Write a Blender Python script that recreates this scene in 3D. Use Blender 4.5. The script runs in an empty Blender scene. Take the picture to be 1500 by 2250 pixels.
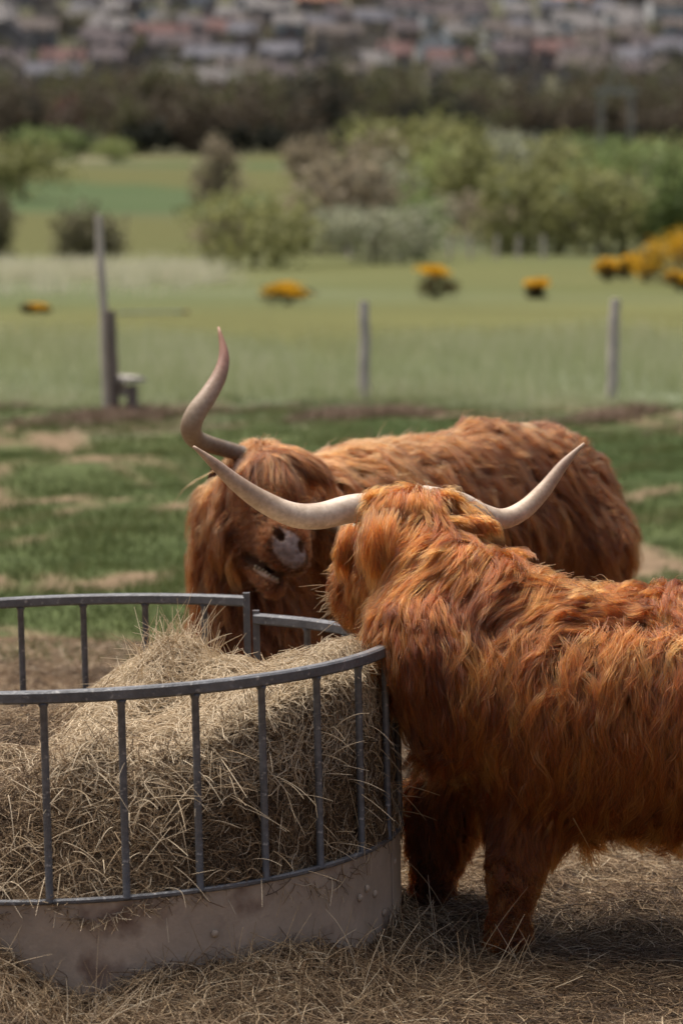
import bpy, math, random
import numpy as np
from mathutils import Vector

# ------------------------------------------------------------------ camera, sky, sun, exposure
S = bpy.context.scene
COL = S.collection
CAMH, PITCH, FPX = 2.46, math.radians(5.74), 6640.0      # FPX: focal length in photo pixels (1500 wide)
cam_d = bpy.data.cameras.new('camera')
cam = bpy.data.objects.new('camera', cam_d); COL.objects.link(cam)
cam.location = (0, 0, CAMH); cam.rotation_euler = (math.pi/2 - PITCH, 0, 0)
cam_d.sensor_fit = 'HORIZONTAL'; cam_d.sensor_width = 24.0; cam_d.lens = FPX/1500*24.0
cam_d.clip_start = 0.2; cam_d.clip_end = 20000
cam_d.dof.use_dof = True; cam_d.dof.focus_distance = 9.75; cam_d.dof.aperture_fstop = 2.5
S.camera = cam

SUN_EL, SUN_AZ = math.radians(70), math.radians(-38)      # azimuth from +Y towards +X
w = bpy.data.worlds.new('World'); S.world = w; w.use_nodes = True
sky = w.node_tree.nodes.new('ShaderNodeTexSky'); sky.sky_type = 'NISHITA'; sky.sun_disc = False
sky.sun_elevation = SUN_EL; sky.sun_rotation = SUN_AZ; sky.dust_density = 7.0; sky.air_density = 0.7; sky.ozone_density = 1.0
bg = w.node_tree.nodes['Background']; bg.inputs[1].default_value = 0.095
w.node_tree.links.new(sky.outputs[0], bg.inputs[0])
sun_d = bpy.data.lights.new('sun', 'SUN'); sun_d.energy = 3.5; sun_d.angle = math.radians(55); sun_d.color = (1.0, 0.93, 0.82)
sun = bpy.data.objects.new('sun', sun_d); COL.objects.link(sun)
sdir = Vector((math.sin(SUN_AZ)*math.cos(SUN_EL), math.cos(SUN_AZ)*math.cos(SUN_EL), math.sin(SUN_EL)))
sun.rotation_euler = (-sdir).to_track_quat('-Z', 'Y').to_euler()
S.view_settings.view_transform = 'Standard'; S.view_settings.look = 'None'
S.view_settings.exposure = 0.46; S.view_settings.gamma = 1.0
S.cycles.use_denoising = True
try:
    S.cycles.denoiser = 'OPENIMAGEDENOISE'; S.cycles.denoising_input_passes = 'RGB_ALBEDO_NORMAL'
except Exception: pass
S.cycles.max_bounces = 8; S.cycles.diffuse_bounces = 3; S.cycles.glossy_bounces = 4; S.cycles.transmission_bounces = 6
S.cycles_curves.shape = 'RIBBONS'; S.cycles_curves.subdivisions = 2

# ------------------------------------------------------------------ helpers
rng = np.random.default_rng(7)
CP, SP = math.cos(PITCH), math.sin(PITCH)
def P(u, v, Y):
    """world point seen at photo pixel (u, v) at ground distance Y"""
    dx, dy = (u-750)/FPX, -(v-1125)/FPX
    t = Y/(CP + dy*SP)
    return np.array((dx*t, Y, CAMH + t*(-SP + dy*CP)))
def ray(u, v):
    d = P(u, v, 1.0) - np.array((0, 0, CAMH)); return d/np.linalg.norm(d)
def to_px(p):
    q = p - np.array((0, 0, CAMH)); f = q[..., 1]*CP - q[..., 2]*SP; up = q[..., 1]*SP + q[..., 2]*CP
    return 750 + FPX*q[..., 0]/f, 1125 - FPX*up/f
def nrm(a): return a/np.maximum(np.linalg.norm(a, axis=-1, keepdims=True), 1e-9)
def waves(p, freq, seed, n=7):
    r = np.random.default_rng(seed); p = np.asarray(p, np.float32); out = np.zeros(p.shape[:-1], np.float32)
    for i in range(n):
        k = r.normal(size=p.shape[-1]); k = k/np.linalg.norm(k)*freq*r.uniform(.5, 1.6)
        out += np.sin(p@k.astype(np.float32) + r.uniform(0, 6.28))
    return out/math.sqrt(n)
def sstep(a, b, x):
    t = np.clip((x-a)/(b-a), 0, 1); return t*t*(3-2*t)

def tag(o, label=None, cat=None, group=None, kind=None):
    if label: o['label'] = label
    if cat: o['category'] = cat
    if group: o['group'] = group
    if kind: o['kind'] = kind
    return o
def empty(name, loc, label=None, cat=None, group=None, rz=0):
    o = bpy.data.objects.new(name, None); COL.objects.link(o); o.location = loc; o.rotation_euler = (0, 0, rz)
    o.empty_display_size = .1
    return tag(o, label, cat, group)
def root_loc(parent):
    while parent is not None and parent.parent is not None: parent = parent.parent
    return np.array(parent.location) if parent is not None else np.zeros(3)
def link(name, data, parent=None, mat=None):
    o = bpy.data.objects.new(name, data); COL.objects.link(o)
    if mat is not None and not data.materials: data.materials.append(mat)
    if parent is not None: o.parent = parent
    return o
def mesh_data(name, verts, faces, smooth=False):
    m = bpy.data.meshes.new(name); m.from_pydata(np.asarray(verts, float).tolist(), [], faces.tolist() if hasattr(faces, 'tolist') else faces)
    if smooth: m.polygons.foreach_set('use_smooth', np.ones(len(m.polygons), bool))
    m.update(); return m
def mesh(name, verts, faces, mat, parent=None, smooth=False):
    """world-space vertices -> object (under its root's Empty)"""
    v = np.asarray(verts, float) - root_loc(parent)
    return link(name, mesh_data(name, v, faces, smooth), parent, mat)
def hair(name, pts, rad, mat, parent=None, **attrs):
    """pts (N,K,3) world, rad (N,K) or (K,)"""
    N, K = pts.shape[:2]
    c = bpy.data.hair_curves.new(name); c.add_curves([K]*N)
    v = (pts - root_loc(parent)).astype(np.float32)
    c.attributes['position'].data.foreach_set('vector', v.ravel())
    a = c.attributes.get('radius') or c.attributes.new('radius', 'FLOAT', 'POINT')
    a.data.foreach_set('value', np.broadcast_to(rad, (N, K)).astype(np.float32).ravel())
    for k, val in attrs.items():
        at = c.attributes.new(k, 'FLOAT', 'CURVE'); at.data.foreach_set('value', val.astype(np.float32))
    return link(name, c, parent, mat)
BOXF = [(0,1,3,2), (4,6,7,5), (0,4,5,1), (2,3,7,6), (0,2,6,4), (1,5,7,3)]
def box_v(c, h, ax=None):
    c = np.asarray(c, float); ax = np.eye(3) if ax is None else np.asarray(ax, float)
    return [c + sx*h[0]*ax[0] + sy*h[1]*ax[1] + sz*h[2]*ax[2] for sx in (-1, 1) for sy in (-1, 1) for sz in (-1, 1)]
class MB:
    def __init__(s): s.v, s.f = [], []
    def add(s, v, f):
        n = len(s.v); s.v += [tuple(x) for x in v]; s.f += [tuple(i+n for i in q) for q in f]; return s
    def box(s, c, h, ax=None): return s.add(box_v(c, h, ax), BOXF)
    def beam(s, a, b, w, d):
        a, b = np.asarray(a, float), np.asarray(b, float); z = nrm(b-a); x = nrm(np.cross(z, (0.02, 1, 0.01))); y = np.cross(z, x)
        return s.box((a+b)/2, (w/2, d/2, np.linalg.norm(b-a)/2), (x, y, z))
    def tube(s, path, rad, n=10, cap=True):
        path = np.asarray(path, float); rad = np.broadcast_to(rad, len(path)); t = nrm(np.gradient(path, axis=0))
        x = nrm(np.cross(t[0], (0.31, 0.87, 0.17))); V = []
        for i in range(len(path)):
            x = nrm(x - t[i]*np.dot(x, t[i])); y = np.cross(t[i], x)
            for k in range(n):
                a = 2*math.pi*k/n; V.append(path[i] + rad[i]*(math.cos(a)*x + math.sin(a)*y))
        F = [(i*n+k, i*n+(k+1) % n, (i+1)*n+(k+1) % n, (i+1)*n+k) for i in range(len(path)-1) for k in range(n)]
        if cap: F += [tuple(range(n))[::-1], tuple((len(path)-1)*n+k for k in range(n))]
        return s.add(V, F)
    def build(s, name, mat, parent=None, smooth=False): return mesh(name, s.v, s.f, mat, parent, smooth)
    def data(s, name, smooth=False): return mesh_data(name, s.v, s.f, smooth)
def spline(pts, n):
    """Catmull-Rom through pts (rows), n samples"""
    p = np.asarray(pts, float); p = np.vstack([2*p[0]-p[1], p, 2*p[-1]-p[-2]]); m = len(p)-3
    t = np.linspace(0, m-1e-6, n); i = t.astype(int); f = (t-i)[:, None]
    a, b, c, d = p[i], p[i+1], p[i+2], p[i+3]
    return .5*(2*b + (c-a)*f + (2*a-5*b+4*c-d)*f**2 + (3*b-a-3*c+d)*f**3)

# ------------------------------------------------------------------ materials
def mat(name):
    m = bpy.data.materials.new(name); m.use_nodes = True; nt = m.node_tree
    return m, nt, nt.nodes['Principled BSDF'], nt.links
def ramp_node(nt, stops):
    r = nt.nodes.new('ShaderNodeValToRGB'); e = r.color_ramp.elements
    while len(e) < len(stops): e.new(.5)
    for el, (p, c) in zip(e, stops): el.position = p; el.color = (*c, 1)
    return r
def plain(name, col, rough=.7, var=.25, scale=8.0, bump=0.0, bscale=40., metal=0.0, coords='Object', stretch=(1, 1, 1), spots=None):
    """noisy procedural surface: base colour varied by noise, optional bump and stains"""
    m, nt, b, L = mat(name)
    tc = nt.nodes.new('ShaderNodeTexCoord'); mp = nt.nodes.new('ShaderNodeMapping'); mp.inputs['Scale'].default_value = stretch
    L.new(tc.outputs[coords], mp.inputs[0])
    n = nt.nodes.new('ShaderNodeTexNoise'); n.inputs['Scale'].default_value = scale; n.inputs['Detail'].default_value = 6
    n.inputs['Roughness'].default_value = .65
    L.new(mp.outputs[0], n.inputs['Vector'])
    c = np.array(col); r = ramp_node(nt, [(.3, tuple(c*(1-var))), (.7, tuple(np.minimum(c*(1+var), 1)))]); L.new(n.outputs[0], r.inputs[0])
    out = r.outputs[0]
    if spots:
        n2 = nt.nodes.new('ShaderNodeTexNoise'); n2.inputs['Scale'].default_value = spots[1]; n2.inputs['Detail'].default_value = 5
        L.new(mp.outputs[0], n2.inputs['Vector'])
        r2 = ramp_node(nt, [(spots[2], (0, 0, 0)), (spots[2]+.12, (1, 1, 1))]); L.new(n2.outputs[0], r2.inputs[0])
        mx = nt.nodes.new('ShaderNodeMixRGB'); mx.inputs[2].default_value = (*spots[0], 1); L.new(r2.outputs[0], mx.inputs[0]); L.new(out, mx.inputs[1]); out = mx.outputs[0]
    L.new(out, b.inputs['Base Color'])
    b.inputs['Roughness'].default_value = rough; b.inputs['Metallic'].default_value = metal
    b.inputs['Specular IOR Level'].default_value = .3
    if bump:
        nb = nt.nodes.new('ShaderNodeTexNoise'); nb.inputs['Scale'].default_value = bscale; nb.inputs['Detail'].default_value = 4
        L.new(mp.outputs[0], nb.inputs['Vector'])
        bp = nt.nodes.new('ShaderNodeBump'); bp.inputs['Strength'].default_value = bump; bp.inputs['Distance'].default_value = .02
        L.new(nb.outputs[0], bp.inputs['Height']); L.new(bp.outputs[0], b.inputs['Normal'])
    return m
def fur_mat(name, dark, mid, light, rough=.38):
    m, nt, b, L = mat(name); nt.nodes.remove(b)
    h = nt.nodes.new('ShaderNodeBsdfHairPrincipled'); h.model = 'CHIANG'; h.parametrization = 'COLOR'
    a = nt.nodes.new('ShaderNodeAttribute'); a.attribute_name = 'tint'
    r = ramp_node(nt, [(0.05, dark), (.5, mid), (.95, light)]); L.new(a.outputs['Fac'], r.inputs[0])
    L.new(r.outputs[0], h.inputs['Color']); h.inputs['Roughness'].default_value = rough; h.inputs['Radial Roughness'].default_value = .45
    h.inputs['Random Roughness'].default_value = .15
    L.new(h.outputs[0], nt.nodes['Material Output'].inputs[0])
    return m
def blade_mat(name, stops, rough=.6, spec=.25, trans=0.0):
    m, nt, b, L = mat(name)
    a = nt.nodes.new('ShaderNodeAttribute'); a.attribute_name = 'tint'
    r = ramp_node(nt, stops); L.new(a.outputs['Fac'], r.inputs[0]); L.new(r.outputs[0], b.inputs['Base Color'])
    b.inputs['Roughness'].default_value = rough; b.inputs['Specular IOR Level'].default_value = spec
    if trans:
        tr_ = nt.nodes.new('ShaderNodeBsdfTranslucent'); L.new(r.outputs[0], tr_.inputs[0]); ms = nt.nodes.new('ShaderNodeMixShader'); ms.inputs[0].default_value = trans
        L.new(b.outputs[0], ms.inputs[1]); L.new(tr_.outputs[0], ms.inputs[2]); L.new(ms.outputs[0], nt.nodes['Material Output'].inputs[0])
    return m

# ------------------------------------------------------------------ terrain
TY = np.array([-50, 130, 150, 250, 400, 450, 600, 1100, 2000, 4000, 9000.])
TZ = np.array([0, 0, .15, 3.2, 9.4, 11.4, 27, 84, 185, 330, 520.])
def ground_z(x, y):
    x = np.asarray(x, float); y = np.asarray(y, float)
    z = np.interp(y, TY, TZ)
    near = np.clip(1-(y-60)/60, 0, 1)
    q = np.stack([x, y], -1)
    z = z + near*(.025*waves(q, 1.6, 3) + .012*waves(q, 6, 4))*np.clip((y-13)/5, .15, 1)
    z = z + .06*np.exp(-((y-35.6-.4*np.sin(x*.9))/1.0)**2)*(1+.35*waves(q, 3.1, 5))
    return z + np.clip((y-150)/300, 0, 1)*.6*waves(q/60, 1.5, 6)
def bare_field(x, y):
    q = np.stack([x, y*.55], -1); q = q+.40*np.stack([waves(q, 2.0, 61), waves(q, 2.3, 62)], -1)
    f = .55*waves(q, .8, 63)+.5*waves(q, 2.4, 64)+.4*waves(q, 6.0, 65)+.3*waves(q, 15, 66)
    return f + .75*np.exp(-((y-20.2-.4*np.sin(x*1.3))/.8)**2) + .3*np.exp(-((y-26)/1.2)**2)
def ground_colour(x, y):
    q = np.stack([x, y*.55], -1)
    def c(*rgb): return np.array(rgb)
    grass = c(.050, .075, .024); grass2 = c(.085, .105, .040); soil = c(.19, .135, .085); hay = c(.21, .145, .08)
    olive = c(.112, .115, .040); green = c(.076, .104, .036); pale = c(.15, .175, .11); bank = c(.17, .12, .085)
    n1 = waves(q, .9, 11)+.5*waves(q, 2.7, 12); n2 = waves(q, 1.7, 13)+.6*waves(q, 5, 14); n3 = waves(q/12, 1.0, 15)
    m = lambda a, b, t: a + (b-a)*np.clip(t, 0, 1)[..., None]
    g = m(np.broadcast_to(grass, (*x.shape, 3)), grass2, .5+.4*n1)
    bare = sstep(.2, 1.15, bare_field(x, y))
    g = m(g, soil, bare)
    hy = m(np.broadcast_to(hay, (*x.shape, 3)), soil*.55, sstep(.5, 1.4, n2))
    col = m(hy, g, sstep(16.4, 17.3, y + .35*n1))
    col = m(col, bank, sstep(33.4, 35.4, y+.9*n1)*sstep(-.5, .9, n2+.5*waves(q, 8, 19)))
    col = m(col, pale, sstep(34.5, 39.5, y+1.3*n1+.9*waves(q, 6, 20)))
    strk = waves(np.stack([x/7, y/2.2], -1), 1.0, 17)+.6*waves(np.stack([x/2, y/1.2], -1), 1.0, 18)
    col = m(col, m(np.broadcast_to(olive, (*x.shape, 3)), olive*1.35, .35*strk), sstep(46, 54, y+2*n1))
    col = m(col, m(np.broadcast_to(green, (*x.shape, 3)), pale*.9, .25+.35*strk), sstep(70, 84, y+5*n3)*(.7+.3*n3))
    col = m(col, pale*.95, np.exp(-((y-100-6*n3)/14)**2)*(.5+.4*n3))
    col = m(col, olive*.85, sstep(135, 160, y))
    col = m(col, pale*.55, sstep(.3, 1.2, waves(np.stack([x/9, y/14], -1), 1.0, 19))*sstep(140, 160, y)*.8)
    far = np.stack([x/14, y/25], -1); n4 = waves(far, 1.2, 21)
    col = m(col, c(.062, .092, .036), sstep(.0, .5, n4)*sstep(150, 190, y)*(1-sstep(420, 440, y)))
    col = m(col, c(.17, .16, .10), sstep(.5, 1.0, waves(far, 1.5, 22))*sstep(230, 300, y)*(1-sstep(420, 440, y)))
    col = m(col, c(.075, .075, .045), sstep(425, 450, y))
    return np.clip(col, .01, 1)
ys = np.concatenate([np.arange(-40, 6.5, 1.2), np.arange(6.5, 44, .13), 44*np.cumprod(np.full(150, 1.037))])
s = np.linspace(-1, 1, 221)
X = np.sign(s)[None, :]*(np.abs(s)[None, :]*(2.2+.135*np.maximum(ys, 0)[:, None]) + np.abs(s)[None, :]**5*(40+1.2*np.maximum(ys, 0)[:, None]))
Yg = np.broadcast_to(ys[:, None], X.shape); Zg = ground_z(X, Yg)
ny, nx = X.shape; ii = np.arange(ny*nx).reshape(ny, nx)
gf = np.stack([ii[:-1, :-1], ii[:-1, 1:], ii[1:, 1:], ii[1:, :-1]], -1).reshape(-1, 4)
gm = mesh_data('ground', np.stack([X, Yg, Zg], -1).reshape(-1, 3), gf, True)
ca = gm.color_attributes.new('zone', 'FLOAT_COLOR', 'POINT')
gc = np.ones((ny*nx, 4), np.float32); gc[:, :3] = ground_colour(X, Yg).reshape(-1, 3); ca.data.foreach_set('color', gc.ravel())
m_ground, nt, b, L = mat('turf_and_soil')
at = nt.nodes.new('ShaderNodeAttribute'); at.attribute_name = 'zone'
no = nt.nodes.new('ShaderNodeTexNoise'); no.inputs['Scale'].default_value = 9; no.inputs['Detail'].default_value = 8
tc = nt.nodes.new('ShaderNodeTexCoord'); L.new(tc.outputs['Object'], no.inputs['Vector'])
rr = ramp_node(nt, [(.3, (.55, .55, .55)), (.7, (1.35, 1.35, 1.35))]); L.new(no.outputs[0], rr.inputs[0])
mx = nt.nodes.new('ShaderNodeMixRGB'); mx.blend_type = 'MULTIPLY'; mx.inputs[0].default_value = .8
L.new(at.outputs[0], mx.inputs[1]); L.new(rr.outputs[0], mx.inputs[2]); L.new(mx.outputs[0], b.inputs['Base Color'])
b.inputs['Roughness'].default_value = .95; b.inputs['Specular IOR Level'].default_value = .1
bp = nt.nodes.new('ShaderNodeBump'); bp.inputs['Strength'].default_value = .6; bp.inputs['Distance'].default_value = .03
L.new(no.outputs[0], bp.inputs['Height']); L.new(bp.outputs[0], b.inputs['Normal'])
tag(link('ground', gm, None, m_ground), 'grassy field rising to a wooded hillside', kind='structure')

# ------------------------------------------------------------------ grass (stuff)
def blades(name, x, y, h, rad, lean, tint, material, K=4, z=None, label=None):
    n = len(x); z = ground_z(x, y) if z is None else z
    a = rng.uniform(0, 6.28, n); d = np.stack([np.cos(a), np.sin(a), np.zeros(n)], -1)*(lean*rng.uniform(.2, 1, n)*h)[:, None]
    t = np.linspace(0, 1, K)[None, :, None]
    p = np.stack([x, y, z-.01], -1)[:, None, :] + d[:, None, :]*t**1.8 + np.array((0, 0, 1.))*(h[:, None, None]*t)
    r = rad[:, None]*np.linspace(1, .15, K)[None, :]
    o = hair(name, p, r, material, None, tint=tint)
    return tag(o, label, 'grass', kind='stuff')
m_grass = blade_mat('grass_blade', [(0, (.040, .057, .018)), (.5, (.088, .115, .036)), (.85, (.17, .18, .07)), (1, (.28, .24, .13))], trans=.4)
n = 115000
gy = 16.2 + (38.5-16.2)*rng.random(n)**1.15; gx = rng.uniform(-1, 1, n)*(gy*.175+.8)
q = np.stack([gx, gy*.55], -1)
keep = (bare_field(gx, gy)+rng.normal(0, .3, n) < .62) & (rng.random(n) < .35+.65*sstep(16.4, 17.4, gy))
gx, gy = gx[keep], gy[keep]; n = len(gx)
tuft = waves(np.stack([gx, gy], -1), 4.5, 31)
blades('pasture_grass', gx, gy, np.clip(.05+.03*tuft+.03*rng.random(n), .02, .2), rng.uniform(.0025, .005, n), .9,
       np.clip(.42+.16*tuft+rng.normal(0, .16, n), 0, 1), m_grass, label='short green grass in the muddy paddock behind the cows')
m_pale = blade_mat('dry_grass_blade', [(0, (.16, .20, .085)), (.5, (.35, .385, .20)), (1, (.66, .63, .48))], trans=.45)
n = 54000
gy = 36.0+19*rng.random(n)**1.4; gx = rng.uniform(-1, 1, n)*(gy*.175+.8); tuft = waves(np.stack([gx, gy*.5], -1), 1.6, 32)
kp = rng.random(n) < .55+.35*tuft; gx, gy, tuft = gx[kp], gy[kp], tuft[kp]; n = len(gx)
blades('fence_line_grass', gx, gy, np.clip(.30+.16*tuft+.15*rng.random(n), .1, .8)*np.clip((gy-35.6)/4, .15, 1), rng.uniform(.003, .007, n), .5,
       np.clip(.5+.12*tuft+rng.normal(0, .17, n), 0, 1), m_pale, label='tall pale grass along the near fence posts')
m_bracken = blade_mat('dead_bracken', [(0, (.11, .075, .05)), (.5, (.25, .17, .12)), (1, (.40, .29, .21))])
n = 21000
gy = rng.normal(35.2, .9, n); gx = rng.uniform(-1, 1, n)*(gy*.175+.8); tuft = waves(np.stack([gx, gy], -1), 2.2, 33)
kp = tuft > .45; gx, gy, tuft = gx[kp], gy[kp], tuft[kp]; n = len(gx)
blades('dead_bracken', gx, gy, np.clip(.03+.05*tuft+.06*rng.random(n), .03, .2), rng.uniform(.004, .009, n), 1.3,
       np.clip(.5+rng.normal(0, .22, n), 0, 1), m_bracken, label='low brown dead bracken on the bank below the fence')
n = 14000
gy = rng.normal(104, 7, n); gx = rng.uniform(-15, -3.0, n); kp = waves(np.stack([gx, gy/6], -1), 2.6, 34)+rng.normal(0, .3, n) > .55+.5*np.clip(gx+5, 0, 2); gx, gy = gx[kp], gy[kp]; n = len(gx)
blades('far_dry_grass', gx, gy, rng.uniform(.3, .9, n), rng.uniform(.012, .03, n), .5, np.clip(.95+rng.normal(0, .15, n), 0, 1), m_pale,
       label='pale dry grass clumps across the far left field')

# ------------------------------------------------------------------ trees, bushes
def leaf_cloud(c, rad, n, size, r, lobes=11):
    """leaf quads spread through lobes of an uneven crown"""
    lc = nrm(r.normal(size=(lobes, 3)))*r.uniform(.3, .75, (lobes, 1)); lr = r.uniform(.36, .58, lobes); lc[:, 2] *= .9
    k = r.integers(0, lobes, n); d = nrm(r.normal(size=(n, 3)))*(r.random((n, 1))**.45)
    p = (lc[k] + d*lr[k][:, None] + r.normal(0, .07, (n, 3)))*np.asarray(rad) + np.asarray(c)
    a = nrm(r.normal(size=(n, 3))); b2 = nrm(np.cross(a, r.normal(size=(n, 3)))); sz = size*r.uniform(.6, 1.3, (n, 1))
    V = np.stack([p-a*sz, p-b2*sz*.55, p+a*sz, p+b2*sz*.55], 1).reshape(-1, 3)
    return V, np.arange(4*n).reshape(n, 4)
def leaf_mat(name, col, var=.45):
    m, nt, b, L = mat(name); g = nt.nodes.new('ShaderNodeNewGeometry')
    c = np.array(col); r = ramp_node(nt, [(0, tuple(c*(1-var))), (.6, tuple(c)), (1, tuple(c*(1+var)))]); L.new(g.outputs['Random Per Island'], r.inputs[0])
    L.new(r.outputs[0], b.inputs['Base Color']); b.inputs['Roughness'].default_value = .7; b.inputs['Specular IOR Level'].default_value = .2
    tr_ = nt.nodes.new('ShaderNodeBsdfTranslucent'); L.new(r.outputs[0], tr_.inputs[0]); ms = nt.nodes.new('ShaderNodeMixShader'); ms.inputs[0].default_value = .35
    L.new(b.outputs[0], ms.inputs[1]); L.new(tr_.outputs[0], ms.inputs[2]); L.new(ms.outputs[0], nt.nodes['Material Output'].inputs[0])
    return m
LEAF = {k: leaf_mat('leaf_'+k, c) for k, c in dict(dark=(.16, .15, .09), olive=(.28, .285, .12), green=(.22, .28, .11), bright=(.31, .35, .14),
        brown=(.29, .245, .17), grey=(.36, .37, .26), red=(.18, .10, .085), conifer=(.034, .038, .028), wood=(.105, .085, .06), moss=(.13, .13, .065)).items()}
m_bark = plain('bark', (.09, .07, .05), .9, .4, 6, .5, 25)
def tree(u, Y, h, wid, kind, label, group=None, name='tree', leaves=1500, trunk=.28, x=None, wide=1.0, tall=1.0):
    x = (u-750)/FPX*Y if x is None else x; z = float(ground_z(x, Y)); r = np.random.default_rng(abs(int(u*7+Y*13)))
    wid, h = wid*wide, h*tall; root = empty(name, (x, Y, z), label, name.split('_')[-1], group)
    B = np.array((x, Y, z)); mb = MB(); top = B + np.array((r.normal(0, .03*h), 0, h*.8))
    mb.tube(spline([B-(0, 0, .1), B+(r.normal(0, .02*h), 0, h*.35), top], 7), np.linspace(.035*h, .008*h, 7), 6)
    for k in range(6):
        f = r.uniform(.25, .6); a0 = B*(1-f)+top*f; d = np.array((math.cos(k*2.4), math.sin(k*2.4), .0))
        mb.tube([a0, a0+d*wid*.2+np.array((0, 0, h*.12)), a0+d*wid*.38+np.array((0, 0, h*.28))], [.014*h, .010*h, .004*h], 5)
    mb.build('trunk', m_bark, root)
    V, F = leaf_cloud(B+(0, 0, h*(trunk+(1-trunk)*.40)), (wid/2, wid/2, h*(1-trunk)*.60), leaves, .038*math.sqrt(wid*h)+.02, r)
    V[:] = np.where(V[:, 2:] < z-.3, V+np.array((0, 0, h*.25)), V); mesh('crown', V, F, LEAF[kind], root)
    return root
for a in [  # u, Y, height, width, kind, label
    (212, 124, 2.6, 2.5, 'dark', 'dark rounded bush behind the tall stile post', .08),
    (55, 240, 4.4, 5.0, 'olive', 'olive tree on the far left edge of the field', .15),
    (-8, 140, 3.0, 1.6, 'dark', 'dark bush cut by the left picture edge', .08),
    (100, 385, 4.0, 7.5, 'green', 'light green bush at the foot of the wood on the left', .08),
    (478, 230, 4.6, 3.4, 'brown', 'thin brownish tree in the field above the tall horn tip', .2),
    (555, 126, 2.7, 4.4, 'olive', 'wide low olive bush left of the middle of the field', .06),
    (500, 150, 2.2, 2.4, 'brown', 'small brown bush behind the wide olive bush', .08),
    (650, 300, 2.6, 1.3, 'conifer', 'small dark upright shrub alone in the far field', .08),
    (755, 152, 5.6, 4.6, 'brown', 'large brown half-bare tree in the middle of the field', .15),
    (880, 262, 7.6, 8.0, 'olive', 'tall olive tree standing before the dark wood', .15),
    (700, 270, 4.2, 4.4, 'brown', 'brown bush beside the tall olive tree', .1),
    (905, 141, 2.9, 2.3, 'green', 'fresh green upright bush near the far fence posts', .1),
    (820, 134, 2.5, 3.8, 'grey', 'pale grey-green bush in front of the large brown tree', .05),
    (965, 200, 4.4, 3.8, 'bright', 'bright green tree right of the tall olive tree', .12),
    (1025, 190, 5.4, 3.2, 'olive', 'slim olive tree behind the row of far fence posts', .15),
    (1140, 152, 4.4, 3.2, 'olive', 'rounded olive tree with bare lower stem at the field edge', .25),
    (1070, 165, 2.4, 3.4, 'brown', 'low brown bush left of the rounded olive tree', .05),
    (1222, 160, 3.4, 2.4, 'dark', 'dark bush between the two olive trees on the right', .1),
    (1312, 151, 4.3, 4.4, 'olive', 'broad olive tree left of the big gorse', .18),
    (1415, 165, 3.6, 3.6, 'dark', 'dark tree above the big gorse', .1),
    (1478, 151, 4.8, 3.6, 'green', 'green tree at the right picture edge', .15),
    (1130, 285, 4.6, 7.0, 'grey', 'grey-green bush row before the wood on the right', .08),
    (1290, 300, 4.0, 6.0, 'green', 'green bush at the foot of the steel pylon', .08),
    (1430, 285, 4.4, 6.0, 'olive', 'olive bush right of the steel pylon foot', .08),
    (250, 370, 2.6, 4.5, 'bright', 'small bright bush on the far left meadow', .06),
    (780, 215, 5.0, 6.0, 'brown', 'brown thicket behind the large brown tree', .08),
    (1060, 225, 5.0, 5.5, 'grey', 'grey-green thicket behind the slim olive tree', .08),
    (1200, 235, 5.2, 5.5, 'olive', 'olive thicket between the rounded and the broad olive trees', .08),
    (1375, 215, 5.0, 5.5, 'green', 'green thicket behind the broad olive tree', .08),
    (1500, 230, 5.2, 5.0, 'olive', 'olive thicket behind the green tree at the right edge', .08),
    (870, 175, 3.6, 4.6, 'grey', 'grey-green mound of scrub in the middle of the far field edge', .06),
    (985, 330, 4.5, 8.0, 'olive', 'olive scrub right below the dark conifer clump', .08)]:
    tree(*a[:6], 'bushes and trees dotted over the field', 'bush' if a[6] < .13 and a[2] < 5 else 'tree', 1300, min(a[6], .1)-.04, wide=1.6, tall=1.2)

# the wood: one mass (stuff) with the trees one can tell apart standing in it
def wood_mass(name, Ylo, Yhi, ulo, uhi, n, hlo, hhi, kind, label, seed, leaves=170):
    r = np.random.default_rng(seed); V, F = [], []; k = 0
    for _ in range(n):
        Y = r.uniform(Ylo, Yhi); u = r.uniform(ulo, uhi); x = (u-750)/FPX*Y; h = r.uniform(hlo, hhi); z = float(ground_z(x, Y))
        v, f = leaf_cloud((x, Y, z+h*.5), (h*.42, h*.42, h*.5), leaves, .5, r, 6); V.append(v); F.append(f+k); k += len(v)
    o = mesh(name, np.vstack(V), np.vstack(F), LEAF[kind]); return tag(o, label, 'wood', kind='stuff')
wood_mass('woodland', 432, 500, -1300, 2800, 430, 7, 12.5, 'wood', 'dark belt of leafless brown wood below the town', 5)
wood_mass('woodland_undergrowth', 428, 450, -1300, 2800, 210, 3.0, 5.5, 'conifer', 'dark undergrowth along the foot of the wood', 6, 150)
wood_mass('woodland_crowns', 450, 505, -1300, 2800, 190, 9, 14.5, 'moss', 'olive-green crowns rising along the back of the far wood', 8)
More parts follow.
